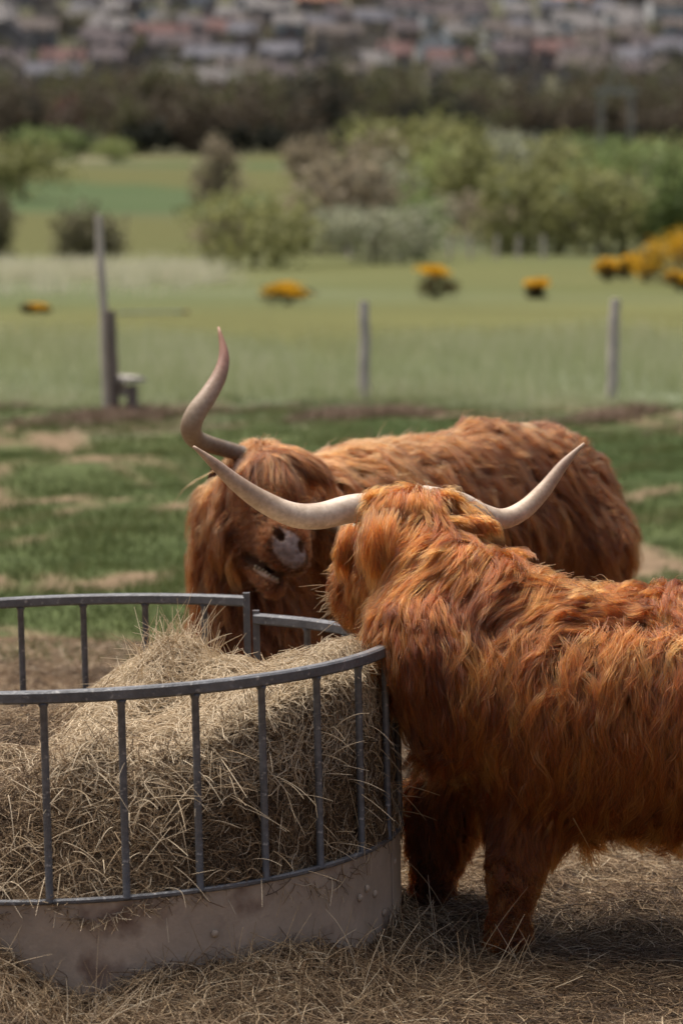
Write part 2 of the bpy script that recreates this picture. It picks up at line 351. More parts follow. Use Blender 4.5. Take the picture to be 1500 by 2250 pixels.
for a in [(690, 445, 14, 15, 'conifer', 'big black-green conifer clump in the middle of the wood'), (950, 440, 11, 12, 'conifer', 'dark conifer clump right of the middle of the wood'),
          (1020, 436, 9, 7, 'conifer', 'narrow dark conifer at the right end of the dark clump'), (835, 470, 14, 11, 'moss', 'tall olive broadleaf rising out of the middle of the wood'),
          (560, 470, 13, 12, 'moss', 'green broadleaf standing above the left half of the wood'), (340, 480, 12, 9, 'moss', 'small green broadleaf just below the red roofs'),
          (60, 440, 10, 8, 'conifer', 'dark conifer near the left end of the wood'), (150, 440, 9, 6, 'red', 'reddish bare tree near the left end of the wood'),
          (480, 437, 8.5, 12, 'wood', 'wide pinkish brown tree in the left half of the wood'), (290, 440, 9, 7, 'moss', 'olive tree in the left third of the wood'),
          (1150, 455, 10, 14, 'moss', 'wide olive tree in the right half of the wood'), (1250, 445, 9, 8, 'wood', 'brown tree left of the steel pylon'),
          (1440, 440, 7, 12, 'wood', 'low brown tree right of the steel pylon'), (1010, 480, 11, 9, 'moss', 'green broadleaf on the skyline of the wood under a red roof')]:
    tree(a[0], a[1], a[2], a[3], a[4], a[5], 'single trees of the far wood', 'tree', 1100, .05)

# ------------------------------------------------------------------ steel pylon by the wood
m_steel = plain('pylon_steel', (.33, .32, .31), .6, .2, 3, 0, 40)
px, py = (1348-750)/FPX*424, 424.; pz = float(ground_z(px, py)); pr = empty('pylon', (px, py, pz), 'pale grey two-legged steel pylon at the edge of the wood', 'pylon')
for sx in (-1, 1):
    mb = MB()
    for ex in (-.35, .35):
        for ey in (-.35, .35): mb.beam((px+sx*2.3+ex, py+ey, pz-.2), (px+sx*2.0+ex*.7, py+ey*.7, pz+9.0), .2, .2)
    for k in range(9): mb.beam((px+sx*2.27-.35, py-.36, pz+k), (px+sx*2.2+.35, py-.36, pz+k+1), .12, .12)
    mb.build('leg', m_steel, pr)
MB().box((px, py, pz+9.2), (3.0, .5, .35)).build('cross_beam', m_steel, pr)
mb = MB()
for sx in (-1, 1): mb.beam((px+sx*1.3, py, pz+9.5), (px+sx*.3, py, pz+13.5), .22, .22)
for k in range(4): mb.beam((px-1.1+k*.22, py, pz+9.6+k), (px+.9-k*.22, py, pz+10.4+k), .12, .12)
mb.build('mast', m_steel, pr)

# ------------------------------------------------------------------ the town on the hillside
def wallm(n, c): return plain('wall_'+n, c, .85, .12, .6)
WALLS = {'white': wallm('white', (.75, .75, .74)), 'cream': wallm('cream', (.45, .38, .30)), 'grey': wallm('grey', (.26, .24, .23)), 'pinkish': wallm('pinkish', (.28, .225, .20)), 'pale blue': wallm('blue', (.42, .48, .52))}
ROOFS = {'red': plain('roof_red', (.13, .07, .064), .85, .2, 2), 'purple-brown': plain('roof_purple', (.082, .066, .070), .85, .2, 2), 'brown': plain('roof_brown', (.10, .082, .074), .85, .2, 2),
         'slate': plain('roof_slate', (.10, .10, .12), .8, .2, 2), 'blue': plain('roof_blue', (.11, .12, .22), .8, .2, 2), 'orange': plain('roof_orange', (.27, .13, .085), .85, .2, 2), 'grey': plain('roof_grey', (.16, .15, .148), .85, .2, 2)}
m_pane = plain('window_glass', (.06, .07, .08), .15, .2, 3); m_door = plain('door_paint', (.14, .09, .07), .6, .2, 3)
HM = {}
def house_meshes(W, D, H, R):
    key = (W, D, H, R)
    if key in HM: return HM[key]
    wv = [(-W/2, -D/2, -2), (W/2, -D/2, -2), (W/2, D/2, -2), (-W/2, D/2, -2), (-W/2, -D/2, H), (W/2, -D/2, H), (W/2, D/2, H), (-W/2, D/2, H), (-W/2, 0, H+R-.15), (W/2, 0, H+R-.15)]
    wall = mesh_data('wall', wv, [(0, 3, 2, 1), (0, 1, 5, 4), (2, 3, 7, 6), (1, 2, 6, 9, 5), (3, 0, 4, 8, 7)])
    o, e, t = .4, .45, .18; sl = R/(D/2); V = []
    for x in (-W/2-o, W/2+o):
        V += [(x, -D/2-e, H-e*sl+.02), (x, 0, H+R+.02), (x, D/2+e, H-e*sl+.02), (x, -D/2-e, H-e*sl+t), (x, 0, H+R+t), (x, D/2+e, H-e*sl+t)]
    roof = mesh_data('roof', V, [(0, 1, 7, 6), (1, 2, 8, 7), (3, 9, 10, 4), (4, 10, 11, 5), (0, 3, 4, 1), (1, 4, 5, 2), (6, 7, 10, 9), (7, 8, 11, 10), (0, 6, 9, 3), (2, 5, 11, 8)])
    ch = MB().box((W*.32, 0, H+R+.5), (.45, .35, .9)).box((W*.32, 0, H+R+1.45), (.52, .42, .08)).data('chimney')
    win = MB().box((0, -.02, 0), (.65, .06, .7)).data('window')
    fr = MB()
    for sx in (-1, 1): fr.box((sx*.7, -.05, 0), (.07, .08, .8))
    for sz in (-1, 1): fr.box((0, -.05, sz*.75), (.63, .08, .06))
    dr = MB().box((0, -.03, 1.0), (.5, .06, 1.05)).data('door')
    HM[key] = (wall, roof, ch, win, fr.data('frame'), dr); return HM[key]
def obj_mat(o, m):
    if not o.data.materials: o.data.materials.append(None)
    o.material_slots[0].link = 'OBJECT'; o.material_slots[0].material = m
m_frame = plain('window_frame', (.6, .6, .58), .6, .1, 3)
def house(x, Y, W, D, H, R, wall, roof, rz, label):
    z = float(ground_z(x, Y)); root = empty('house', (x, Y, z), label, 'house', 'houses of the town on the hillside', rz)
    wl, rf, ch, wi, fr, dr = house_meshes(W, D, H, R)
    a = link('wall', wl, root); obj_mat(a, WALLS[wall])
    r_ = link('roof', rf, root); obj_mat(r_, ROOFS[roof]); c = link('chimney', ch, r_); obj_mat(c, WALLS['grey'])
    for k in range(2):
        for sx in (-.3, .3):
            if k*2.7+1.4 < H:
                q = link('window', wi, root); obj_mat(q, m_pane); q.location = (sx*W, -D/2, 1.4+2.7*k)
                f = link('frame', fr, q); obj_mat(f, m_frame)
    d_ = link('door', dr, root); obj_mat(d_, m_door); d_.location = (0, -D/2, 0)
ORD = ['first', 'second', 'third', 'fourth', 'fifth', 'sixth', 'seventh', 'eighth', 'ninth', 'tenth', 'eleventh', 'twelfth', 'thirteenth', 'fourteenth', 'fifteenth', 'sixteenth', 'seventeenth', 'eighteenth', 'nineteenth', 'twentieth'] + ['twenty-'+o for o in ('first', 'second', 'third', 'fourth', 'fifth', 'sixth', 'seventh', 'eighth', 'ninth')]
ROWN = ['lowest', 'second', 'third', 'fourth', 'fifth', 'sixth', 'topmost']
hr = random.Random(12)
for row, (Y0, n) in enumerate([(560, 15), (610, 16), (665, 17), (730, 18), (800, 18), (880, 18), (970, 18)]):
    for k in range(n):
        u = 1540*(k+.5)/n - 20 + hr.uniform(-34, 34); Y = Y0+hr.uniform(-30, 30)
        right = u > 900
        if row < 3 and not right: wall, roof = hr.choice(['grey', 'pinkish', 'cream']), hr.choice(['purple-brown', 'purple-brown', 'brown', 'brown', 'red', 'slate', 'grey'])
        elif row < 2: wall, roof = hr.choice(['grey', 'cream', 'pinkish']), hr.choice(['purple-brown', 'brown', 'slate', 'red', 'blue'])
        else: wall, roof = hr.choice(['white', 'white', 'cream', 'grey', 'pale blue', 'pinkish', 'white' if right else 'grey', 'white' if right else 'cream', 'white' if right else 'grey']), hr.choice(['grey', 'brown', 'slate', 'purple-brown', 'grey', 'orange' if row > 4 else 'brown'])
        if row == 1 and abs(u-980) < 80: roof = 'red'
        W, D, H, R = hr.choice([(8, 6, 4.2, 2.3), (10, 6.5, 4.3, 2.5), (6, 7, 4.4, 2.6), (12, 6, 4.2, 2.2)])
        house((u-750)/FPX*Y, Y, W, D, H, R, wall, roof, hr.choice([0, 0, 0, math.pi/2, .25, -.25])+hr.uniform(-.08, .08),
              f'{wall} house with {roof} roof, {ORD[k]} from left in the {ROWN[row]} row of houses')
tr = random.Random(4); seen = {}
for k in range(60):
    u = 1540*(k+.5)/60 - 20; Y = tr.choice([590, 655, 730, 810, 890, 980])
    kd = tr.choice(['dark', 'moss', 'conifer', 'wood', 'moss'])
    seen[kd] = seen.get(kd, -1)+1
    tree(u, Y, tr.uniform(5, 10), tr.uniform(5, 10), kd, '%s garden tree among the town houses, %s of that colour from the left' % ({'conifer': 'black-green', 'dark': 'olive-brown', 'moss': 'mossy green', 'wood': 'bare brown'}.get(kd, kd), ORD[seen[kd]]), 'garden trees in the town', 'tree', 420, .1)

# ------------------------------------------------------------------ gorse, posts, stile
m_bloom = leaf_mat('gorse_bloom', (.75, .44, .02), .3); m_gorse = leaf_mat('gorse_leaf', (.10, .075, .03), .4)
def gorse(u, Y, h, wid, label, full=.6):
    x = (u-750)/FPX*Y; z = float(ground_z(x, Y)); r = np.random.default_rng(int(u*3+Y)); h, wid = h*1.2, wid*1.35; root = empty('gorse_bush', (x, Y, z), label, 'gorse', 'yellow gorse bushes in the field')
    mb = MB()
    for k in range(7):
        d = np.array((math.cos(k*.9)*wid*.3, math.sin(k*.9)*wid*.3, h*.7)); mb.tube([(x, Y, z-.05), np.array((x, Y, z))+d*.5, np.array((x, Y, z))+d], [.03, .02, .008], 5)
    mb.build('stem', m_bark, root)
    V, F = leaf_cloud((x, Y, z+h*.42), (wid/2, wid/2, h*.5), 900, .045, r, 7); mesh('foliage', V, F, m_gorse, root)
    V, F = leaf_cloud((x, Y, z+h*(1-full*.58)), (wid*.52, wid*.52, h*full*.62), int(900*full+250), .05, r, 9); mesh('blossom', V, F, m_bloom, root)
gorse(632, 78, .52, 1.05, 'low gorse with yellow top left of the middle fence post', .6)
gorse(957, 83, .78, 1.05, 'brown-stemmed gorse with flat yellow top right of the middle fence post', .4)
gorse(1177, 83, .50, .60, 'small round gorse between the two right fence posts', .5)
gorse(74, 71, .22, .55, 'tiny gorse patch far left of the stile', .7)
gorse(1330, 103, .75, .8, 'small gorse at the left end of the big gorse thicket', .6)
gorse(1370, 105, .75, .7, 'second small gorse beside the big gorse thicket', .7)
gorse(1415, 101, 1.30, 1.3, 'middle-sized golden gorse left of the biggest one', .75)
gorse(1474, 99, 1.65, 1.7, 'biggest golden gorse near the right picture edge', .8)
gorse(1492, 90, .60, .8, 'low gorse in front of the biggest one at the right edge', .7)

m_wood = plain('weathered_wood', (.62, .55, .49), .85, .3, 5, .4, 30, stretch=(4, 4, .6))
m_wood_d = plain('dark_weathered_wood', (.24, .195, .17), .9, .35, 5, .4, 30, stretch=(4, 4, .6))
def post_v(mb, base, top, r, n=10):
    base, top = np.asarray(base, float), np.asarray(top, float)
    t = np.linspace(0, 1, 7)[:, None]; path = base*(1-t)+top*t; path[1:-1] += rng.normal(0, .006, (5, 3))
    rad = np.array([1.08, 1.03, 1, 1, .99, .97, .86])*r; return mb.tube(path, rad, n)
def fence_post(u0, v0, u1, Y, h, r, label):
    b = P(u0, v0, Y); b[2] = float(ground_z(b[0], Y)); root = empty('fence_post', b, label, 'post', 'near fence posts')
    t = b + np.array(((u1-u0)/FPX*Y, 0, h)); mb = MB(); post_v(mb, b-(0, 0, .2), t, r); mb.build('shaft', m_wood, root)
    mb = MB()
    for k in range(3): mb.box(b+(t-b)*(.35+.22*k)+np.array((0, -r, 0)), (.012, .012, .02))
    mb.build('staple', m_steel, root)
fence_post(800, 872, 799, 38.6, 1.27, .075, 'pale wooden fence post in the middle, right of the tall horn')
fence_post(1340, 880, 1350, 38.2, 1.33, .075, 'pale wooden fence post on the right above the cow rump')
Ys = 35.8; sx0 = P(236, 915, Ys); sx0[2] = float(ground_z(sx0[0], Ys)); sr = empty('stile', sx0, 'wooden stile with tall leaning post and short step', 'stile')
def Q(u, v, dy=0): return P(u, v, Ys+dy)
mb = MB(); post_v(mb, Q(236, 925), Q(217, 472), .052); mb.build('tall_post', m_wood, sr)
mb = MB(); post_v(mb, Q(250, 930, -.15), Q(241, 682, -.15), .075); mb.build('short_post', m_wood_d, sr)
mb = MB(); l_ = nrm(np.array((.22, -.42, 0))); mb.box(P(277, 832, Ys-.1), (.30, .12, .028), (l_, np.array((-l_[1], l_[0], 0)), (0, 0, 1))); mb.build('step_board', plain('bleached_wood', (.46, .42, .39), .8, .15, 5, .3, 30), sr)
mb = MB(); mb.beam(Q(290, 930, -.3), Q(291, 846, -.3), .12, .12); mb.build('step_leg', m_wood_d, sr)
mb = MB(); mb.beam(Q(275, 870, -.1), Q(262, 835, -.1), .10, .06); mb.build('brace', m_wood, sr)
r0 = P(262, 690, 71); r0[2] = .06; rl = empty('rail', r0, 'long pale grey-green rail lying low in the field beyond the stile', 'rail')
mb = MB(); mb.beam(P(258, 691, 71), P(404, 689, 71), .13, .13); mb.build('bar', plain('pale_rail', (.30, .35, .31), .5, .15, 3), rl)
mb = MB(); mb.box(P(409, 690, 71), (.07, .08, .09)); mb.build('end_cap', plain('rail_end', (.40, .27, .13), .7, .2, 3), rl)
fr = random.Random(3)
for k, u in enumerate(np.linspace(770, 1195, 9)):
    Y = 143; x = (u+fr.uniform(-6, 6)-750)/FPX*Y; z = float(ground_z(x, Y)); mb = MB(); post_v(mb, (x, Y, z-.1), (x+fr.uniform(-.05, .05), Y, z+1.0+fr.uniform(-.1, .15)), .10, 7)
    tag(mb.build('fence_post', m_wood), 'pale far fence post below the bushes, %s from the left' % ORD[k], 'post', 'far fence posts')

# ------------------------------------------------------------------ ring feeder
FC = np.array((-.90, 10.0)); FR = 1.105; TILT = math.radians(1.4)
RIM, SKIRT = 1.03, .385
def tilt(p):
    """the feeder leans a little to the left about its centre on the ground"""
    p = np.array(p, float); x, z = p[..., 0]-FC[0], p[..., 2].copy()
    p[..., 0] = FC[0] + x*math.cos(TILT) - z*math.sin(TILT)*.9; p[..., 2] = z*math.cos(TILT) + x*math.sin(TILT)
    return p
def ringp(a, r, z): return np.array((FC[0]+r*math.sin(a), FC[1]-r*math.cos(a), z))     # a = 0 faces the camera
froot = empty('ring_feeder', (FC[0], FC[1], 0), 'round galvanised cattle feeder with upright bars and rusty skirt', 'feeder')
m_galv = plain('galvanised_steel', (.145, .15, .162), .5, .35, 14, .15, 90, .4, spots=((.36, .36, .36), 45, .60))
m_skirt = plain('rusty_sheet', (.45, .365, .28), .7, .35, 2.4, .15, 60, 0, spots=((.25, .175, .13), 5, .56))
def arc_strip(a0, a1, n, prof, closed=True):
    """sweep profile [(r,z)..] along the ring"""
    A = np.linspace(a0, a1, n); m = len(prof); V = np.array([[ringp(a, r, z) for r, z in prof] for a in A]); V = tilt(V).reshape(-1, 3)
    F = [(i*m+k, i*m+(k+1) % m, (i+1)*m+(k+1) % m, (i+1)*m+k) for i in range(n-1) for k in range(m if closed else m-1)]
    if closed: F += [tuple(range(m)), tuple((n-1)*m+k for k in range(m))[::-1]]
    return V, F
D2 = np.radians
def sq(r, z, w, h, c=.006):
    return [(r-w+c, z-h), (r+w-c, z-h), (r+w, z-h+c), (r+w, z+h-c), (r+w-c, z+h), (r-w+c, z+h), (r-w, z+h-c), (r-w, z-h+c)]
SECT = [(-96, 101, 0.0), (103.5, 146.5, -.055), (148.6, 262, .008)]      # three bolted sections (degrees from the camera side)
for a0, a1, dz in SECT:
    n = int((a1-a0)/2)+2
    v, f = arc_strip(D2(a0), D2(a1), n, sq(FR, RIM+dz-.019, .019, .019)); mesh('top_rail', v, f, m_galv, froot)
    v, f = arc_strip(D2(a0), D2(a1), n, [(FR-.003, .0), (FR+.0, .0), (FR+.0, SKIRT+dz*.5), (FR-.003, SKIRT+dz*.5)]); sk = mesh('skirt_sheet', v, f, m_skirt, froot)
    v, f = arc_strip(D2(a0), D2(a1), n, sq(FR, SKIRT+dz*.5+.004, .010, .008, .004)); mesh('skirt_edge', v, f, m_galv, sk)
    for a in (a0, a1):
        mb = MB(); b0, t0 = tilt(ringp(D2(a), FR, .02)), tilt(ringp(D2(a), FR, RIM+dz+.012)); mb.beam(b0, t0, .024, .022); mb.build('end_upright', m_galv, froot)
bar_d = MB().tube([(0, 0, 0), (0, 0, .012), (0, 0, .026), (0, 0, .33), (0, 0, .66), (0, 0, .974), (0, 0, .988), (0, 0, 1.0)], [.0175, .0155, .0118, .0118, .0118, .0118, .0155, .0175], 12).data('bar', True)
for k in range(30):
    a = 1.8 + 12*k; a = a if a <= 264 else a-360
    dz = next((d for s0, s1, d in SECT if s0 <= a <= s1), 0)
    if any(abs(a-e) < 3.5 for s0, s1, _ in SECT for e in (s0, s1)): continue
    b0, t0 = tilt(ringp(D2(a), FR, SKIRT+dz*.5)), tilt(ringp(D2(a), FR, RIM+dz-.036))
    o = link('bar', bar_d, froot, m_galv); o.location = b0-root_loc(froot); o.scale = (1, 1, np.linalg.norm(t0-b0))
    d = Vector(t0-b0); o.rotation_mode = 'QUATERNION'; o.rotation_quaternion = d.to_track_quat('Z', 'Y')
rv = MB().tube([(0, 0, 0), (0, -.006, 0), (0, -.010, 0)], [.013, .012, .006], 8).data('rivet', True)
for a, z in [(63, .27), (66, .24), (60.5, .25), (70, .16), (-20, .2), (28, .25), (77, .30), (77, .12)]:
    o = link('rivet', rv, froot, m_skirt); o.location = tilt(ringp(D2(a), FR+.001, z))-root_loc(froot); o.rotation_euler = (0, 0, D2(a))
v, f = arc_strip(D2(75.5), D2(77.5), 3, [(FR+.001, .01), (FR+.005, .01), (FR+.005, SKIRT-.01), (FR+.001, SKIRT-.01)]); mesh('seam_strip', v, f, m_skirt, froot)

# ------------------------------------------------------------------ hay
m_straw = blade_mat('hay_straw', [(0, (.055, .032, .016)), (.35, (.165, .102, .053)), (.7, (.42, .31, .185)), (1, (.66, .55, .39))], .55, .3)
m_haycore = plain('hay_core', (.12, .075, .04), .95, .5, 30, .9, 60)
def straws(p, nor, length, lift, curl, r, K=6):
    """curved stalks lying about on a surface"""
    n = len(p); t1 = nrm(np.cross(nor, r.normal(size=(n, 3)))); t2 = np.cross(nor, t1)
    s = np.linspace(-.5, .5, K)[None, :, None]; L_ = length[:, None, None]
    bend = (r.normal(0, 1, n)*curl)[:, None, None]; up = (r.normal(0, 1, n)*lift)[:, None, None]; arch = (r.uniform(-.5, 1, n)*curl)[:, None, None]
    q = p[:, None, :] + t1[:, None, :]*s*L_ + t2[:, None, :]*(bend*(s*s*4-.3)*L_*.25 + .05*curl*L_*np.sin(s*9+bend*7)) + nor[:, None, :]*(up*s*L_ + arch*(.25-s*s)*L_*.6 + .004)
    return q
def hay_height(x, y):
    r = np.hypot(x-FC[0], y-FC[1]); q = np.stack([x, y], -1)
    lx = np.clip((x-FC[0])/1.1, -1, 1)
    H = .755 + .20*np.exp(-(((x+.57)/.22)**2 + ((y-10.25)/.30)**2))+.06*np.exp(-(((x+.35)/.25)**2 + ((y-10.1)/.30)**2)) - .10*sstep(-.1, -.9, lx) - .13*sstep(.14, -.15, lx)
    H = H + .23*sstep(.30, .80, lx)*sstep(10.25, 9.85, y) - .16*sstep(10.2, 10.7, y)*sstep(.25, .6, lx)
    e = sstep(1.088, .76+.24*sstep(.1, .6, lx), r + .05*waves(q, 5, 41)*(1-.8*sstep(.1, .6, lx)))
    return .36 + (H-.36)*e + .022*waves(q, 9, 42) + .016*waves(q, 22, 43)
NA, NR = 240, 110
A, Rr = np.meshgrid(np.linspace(0, 2*math.pi, NA, endpoint=False), np.linspace(.0, 1.085, NR)**.8*1.085/1.085**.8)
hx, hy = FC[0]+Rr*np.sin(A), FC[1]-Rr*np.cos(A); hz = hay_height(hx, hy)
idx = np.arange(NR*NA).reshape(NR, NA); nx1 = np.roll(idx, -1, 1)
hf = np.stack([idx[:-1], nx1[:-1], nx1[1:], idx[1:]], -1).reshape(-1, 4)
hroot = empty('hay_heap', (FC[0], FC[1], .1), 'heap of loose golden hay filling the round feeder', 'hay')
top = np.stack([hx, hy, hz], -1).reshape(-1, 3)
# the foot of the heap stands on the ground inside the skirt
foot = np.stack([hx[-1], hy[-1], np.full(NA, .02)], -1); nb = len(top); ff = np.stack([idx[-1], nx1[-1], nb+np.roll(np.arange(NA), -1), nb+np.arange(NA)], -1)
mesh('core', np.vstack([top, foot]), np.vstack([hf, ff]), m_haycore, hroot, True)
def hay_normal(x, y, e=.02):
    gx_ = (hay_height(x+e, y)-hay_height(x-e, y))/(2*e); gy_ = (hay_height(x, y+e)-hay_height(x, y-e))/(2*e)
    return nrm(np.stack([-gx_, -gy_, np.ones_like(x)], -1))
hrng = np.random.default_rng(21)
n = 200000
a = hrng.uniform(0, 2*math.pi, n); r = np.where(hrng.random(n) < .72, hrng.uniform(.66, 1.08, n), np.sqrt(hrng.random(n))*1.05)
x, y = FC[0]+r*np.sin(a), FC[1]-r*np.cos(a); nz = hay_normal(x, y); pz_ = hay_height(x, y)
vis = np.einsum('ij,ij->i', nz, nrm(np.array((0, 0, CAMH))-np.stack([x, y, pz_], -1))); u_, _ = to_px(np.stack([x, y, pz_], -1))
kp = (vis > -.15) & (u_ > -60); x, y, nz, pz_ = x[kp], y[kp], nz[kp], pz_[kp]; n = len(x)
# steep flanks: spread the stalks over the depth of the slope
st = straws(np.stack([x, y, pz_], -1), nz, hrng.uniform(.035, .17, n), .20, 1.1, hrng)
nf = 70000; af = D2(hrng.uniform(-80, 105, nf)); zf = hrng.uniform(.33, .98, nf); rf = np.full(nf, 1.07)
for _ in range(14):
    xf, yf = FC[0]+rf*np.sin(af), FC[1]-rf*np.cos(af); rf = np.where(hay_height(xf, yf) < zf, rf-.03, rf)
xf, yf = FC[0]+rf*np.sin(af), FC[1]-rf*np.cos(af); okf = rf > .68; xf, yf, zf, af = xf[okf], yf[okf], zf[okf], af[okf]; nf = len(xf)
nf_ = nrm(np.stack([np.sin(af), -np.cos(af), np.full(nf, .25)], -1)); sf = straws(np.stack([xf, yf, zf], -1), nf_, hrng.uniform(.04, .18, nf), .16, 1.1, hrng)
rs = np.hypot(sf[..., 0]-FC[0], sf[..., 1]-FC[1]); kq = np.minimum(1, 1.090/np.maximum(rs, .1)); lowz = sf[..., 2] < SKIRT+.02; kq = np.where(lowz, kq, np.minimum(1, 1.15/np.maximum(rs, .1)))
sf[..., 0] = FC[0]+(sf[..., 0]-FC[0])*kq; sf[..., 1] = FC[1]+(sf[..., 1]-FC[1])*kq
hair('straw', sf, hrng.uniform(.0006, .0014, nf)[:, None]*np.array((.7, 1, 1, 1, .9, .5)), m_straw, hroot, tint=np.clip(.33+.12*waves(np.stack([xf, yf, zf], -1), 7, 45)+hrng.normal(0, .26, nf), 0, 1))['kind'] = 'stuff'  # flank stalks tinted darker than the crown, shade put into the colour
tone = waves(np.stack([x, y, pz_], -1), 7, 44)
hair('straw', st, hrng.uniform(.0006, .0014, n)[:, None]*np.array((.7, 1, 1, 1, .9, .5)), m_straw, hroot, tint=np.clip(.46+.12*tone+.52*sstep(.58, .82, pz_)+hrng.normal(0, .27, n), 0, 1))['kind'] = 'stuff'  # tint rises towards the crown: light from above painted into the straw
# wisps that stand up from the top and stalks that poke out between the bars
n = 300; u = hrng.normal(385, 60, n); Yw = hrng.normal(10.2, .12, n); x = (u-750)/FPX*Yw; z = hay_height(x, Yw)
d = nrm(np.stack([hrng.normal(0, .55, n), hrng.normal(0, .5, n), np.ones(n)], -1)); Lw = hrng.uniform(.05, .17, n)*(1-.5*np.abs(u-375)/150)
t = np.linspace(0, 1, 5)[None, :, None]
w1 = np.stack([x, Yw, z], -1)[:, None, :] + d[:, None, :]*t*Lw[:, None, None] + hrng.normal(0, .04, (n, 1, 3))*t*t
n = 330; a = D2(hrng.uniform(-70, 88, n)); z = hrng.uniform(.40, .85, n); p0 = np.stack([FC[0]+1.03*np.sin(a), FC[1]-1.03*np.cos(a), z], -1)
d = nrm(np.stack([np.sin(a)*.8, -np.cos(a)*.8, np.zeros(n)], -1) + hrng.normal(0, .9, (n, 3))*np.array((1, .6, .8)))
w2 = p0[:, None, :] + d[:, None, :]*t*hrng.uniform(.06, .22, n)[:, None, None] + np.array((0, 0, -.09))*t*t*hrng.random((n, 1, 1))
ww = np.concatenate([w1, w2]); hair('loose_stalk', ww, np.array((.0012, .0012, .0011, .0009, .0005)), m_straw, hroot, tint=np.clip(hrng.normal(.86, .14, len(ww)), 0, 1))['kind'] = 'stuff'

# hay trodden over the ground round the feeder
def litter_height(x, y):
    r = np.hypot(x-FC[0], y-FC[1]); q = np.stack([x, y], -1); a = np.degrees(np.arctan2(x-FC[0], FC[1]-y))
    drift = (.10 + .10*np.exp(-((a-38)/17)**2) + .05*np.exp(-((a+10)/9)**2) - .05*np.exp(-((a-8)/6)**2))*np.exp(-np.maximum(r-FR-.02, 0)/.26)
    h = .022 + drift*sstep(150, 80, np.abs(a)) + .022*waves(q, 4.2, 51) + .018*waves(q, 10, 52) + .008*waves(q, 25, 53) + .028*sstep(9.5, 8.9, y)*waves(q, 6.5, 55)
    h = h-.13*np.exp(-(((x-.55)/.5)**2+((y-9.35)/.6)**2)); h = np.where(r < FR-.02, .01, h)
    return np.maximum(h, .004)*sstep(17.2, 15.5, y) + .003
lx = np.arange(-2.6, 3.2, .045); ly = np.concatenate([np.arange(7.0, 12, .045), np.arange(12, 17.3, .09)])
LX, LY = np.meshgrid(lx, ly); LZ = litter_height(LX, LY)+ground_z(LX, LY)
i2 = np.arange(LX.size).reshape(LX.shape); lf = np.stack([i2[:-1, :-1], i2[:-1, 1:], i2[1:, 1:], i2[1:, :-1]], -1).reshape(-1, 4)
lroot = empty('hay_litter', (0, 9, 0), 'dry hay and straw strewn over the ground round the feeder', 'hay'); lroot['kind'] = 'stuff'
mesh('litter_bed', np.stack([LX, LY, LZ], -1).reshape(-1, 3), lf, m_haycore, lroot, True)
n = 125000
y = np.where(hrng.random(n) < .78, hrng.uniform(7.8, 11.6, n), hrng.uniform(11.0, 17.0, n)); x = hrng.uniform(-1, 1, n)*(y*.125+.25)
r = np.hypot(x-FC[0], y-FC[1]); kp = (r > FR+.015); x, y = x[kp], y[kp]; n = len(x)
e = .02; gx_ = (litter_height(x+e, y)-litter_height(x-e, y))/(2*e); gy_ = (litter_height(x, y+e)-litter_height(x, y-e))/(2*e)
nz = nrm(np.stack([-gx_, -gy_, np.ones(n)], -1)); z = litter_height(x, y)+ground_z(x, y)
st = straws(np.stack([x, y, z], -1), nz, hrng.uniform(.05, .26, n), .22, .9, hrng)
st[..., 2] = np.maximum(st[..., 2], .006)
rr_ = np.hypot(st[..., 0]-FC[0], st[..., 1]-FC[1]); push = np.maximum(FR+.012-rr_, 0)
st[..., 0] += push*(st[..., 0]-FC[0])/np.maximum(rr_, .1); st[..., 1] += push*(st[..., 1]-FC[1])/np.maximum(rr_, .1)
tone = waves(np.stack([x, y], -1), 3.5, 54)
hair('straw', st, (hrng.uniform(.0007, .0015, n)*np.where(y > 12, 1.6, 1))[:, None]*np.array((.7, 1, 1, 1, .9, .5)), m_straw, lroot, tint=np.clip(.41+.14*tone+hrng.normal(0, .27, n), 0, 1))['kind'] = 'stuff'
n = 900; a = D2(hrng.uniform(-60, 85, n)); r = FR+hrng.uniform(.02, .5, n); x, y = FC[0]+r*np.sin(a), FC[1]-r*np.cos(a)
d = nrm(np.stack([hrng.normal(0, .7, n), hrng.normal(-.1, .5, n), np.ones(n)], -1)); Ls = hrng.uniform(.05, .16, n); Ls[:8] = .33
w3 = np.stack([x, y, litter_height(x, y)], -1)[:, None, :] + d[:, None, :]*t*Ls[:, None, None] + hrng.normal(0, .05, (n, 1, 3))*t*t
hair('loose_stalk', w3, np.array((.0013, .0012, .0011, .0009, .0005)), m_straw, lroot, tint=np.clip(hrng.normal(.68, .16, n), 0, 1))['kind'] = 'stuff'

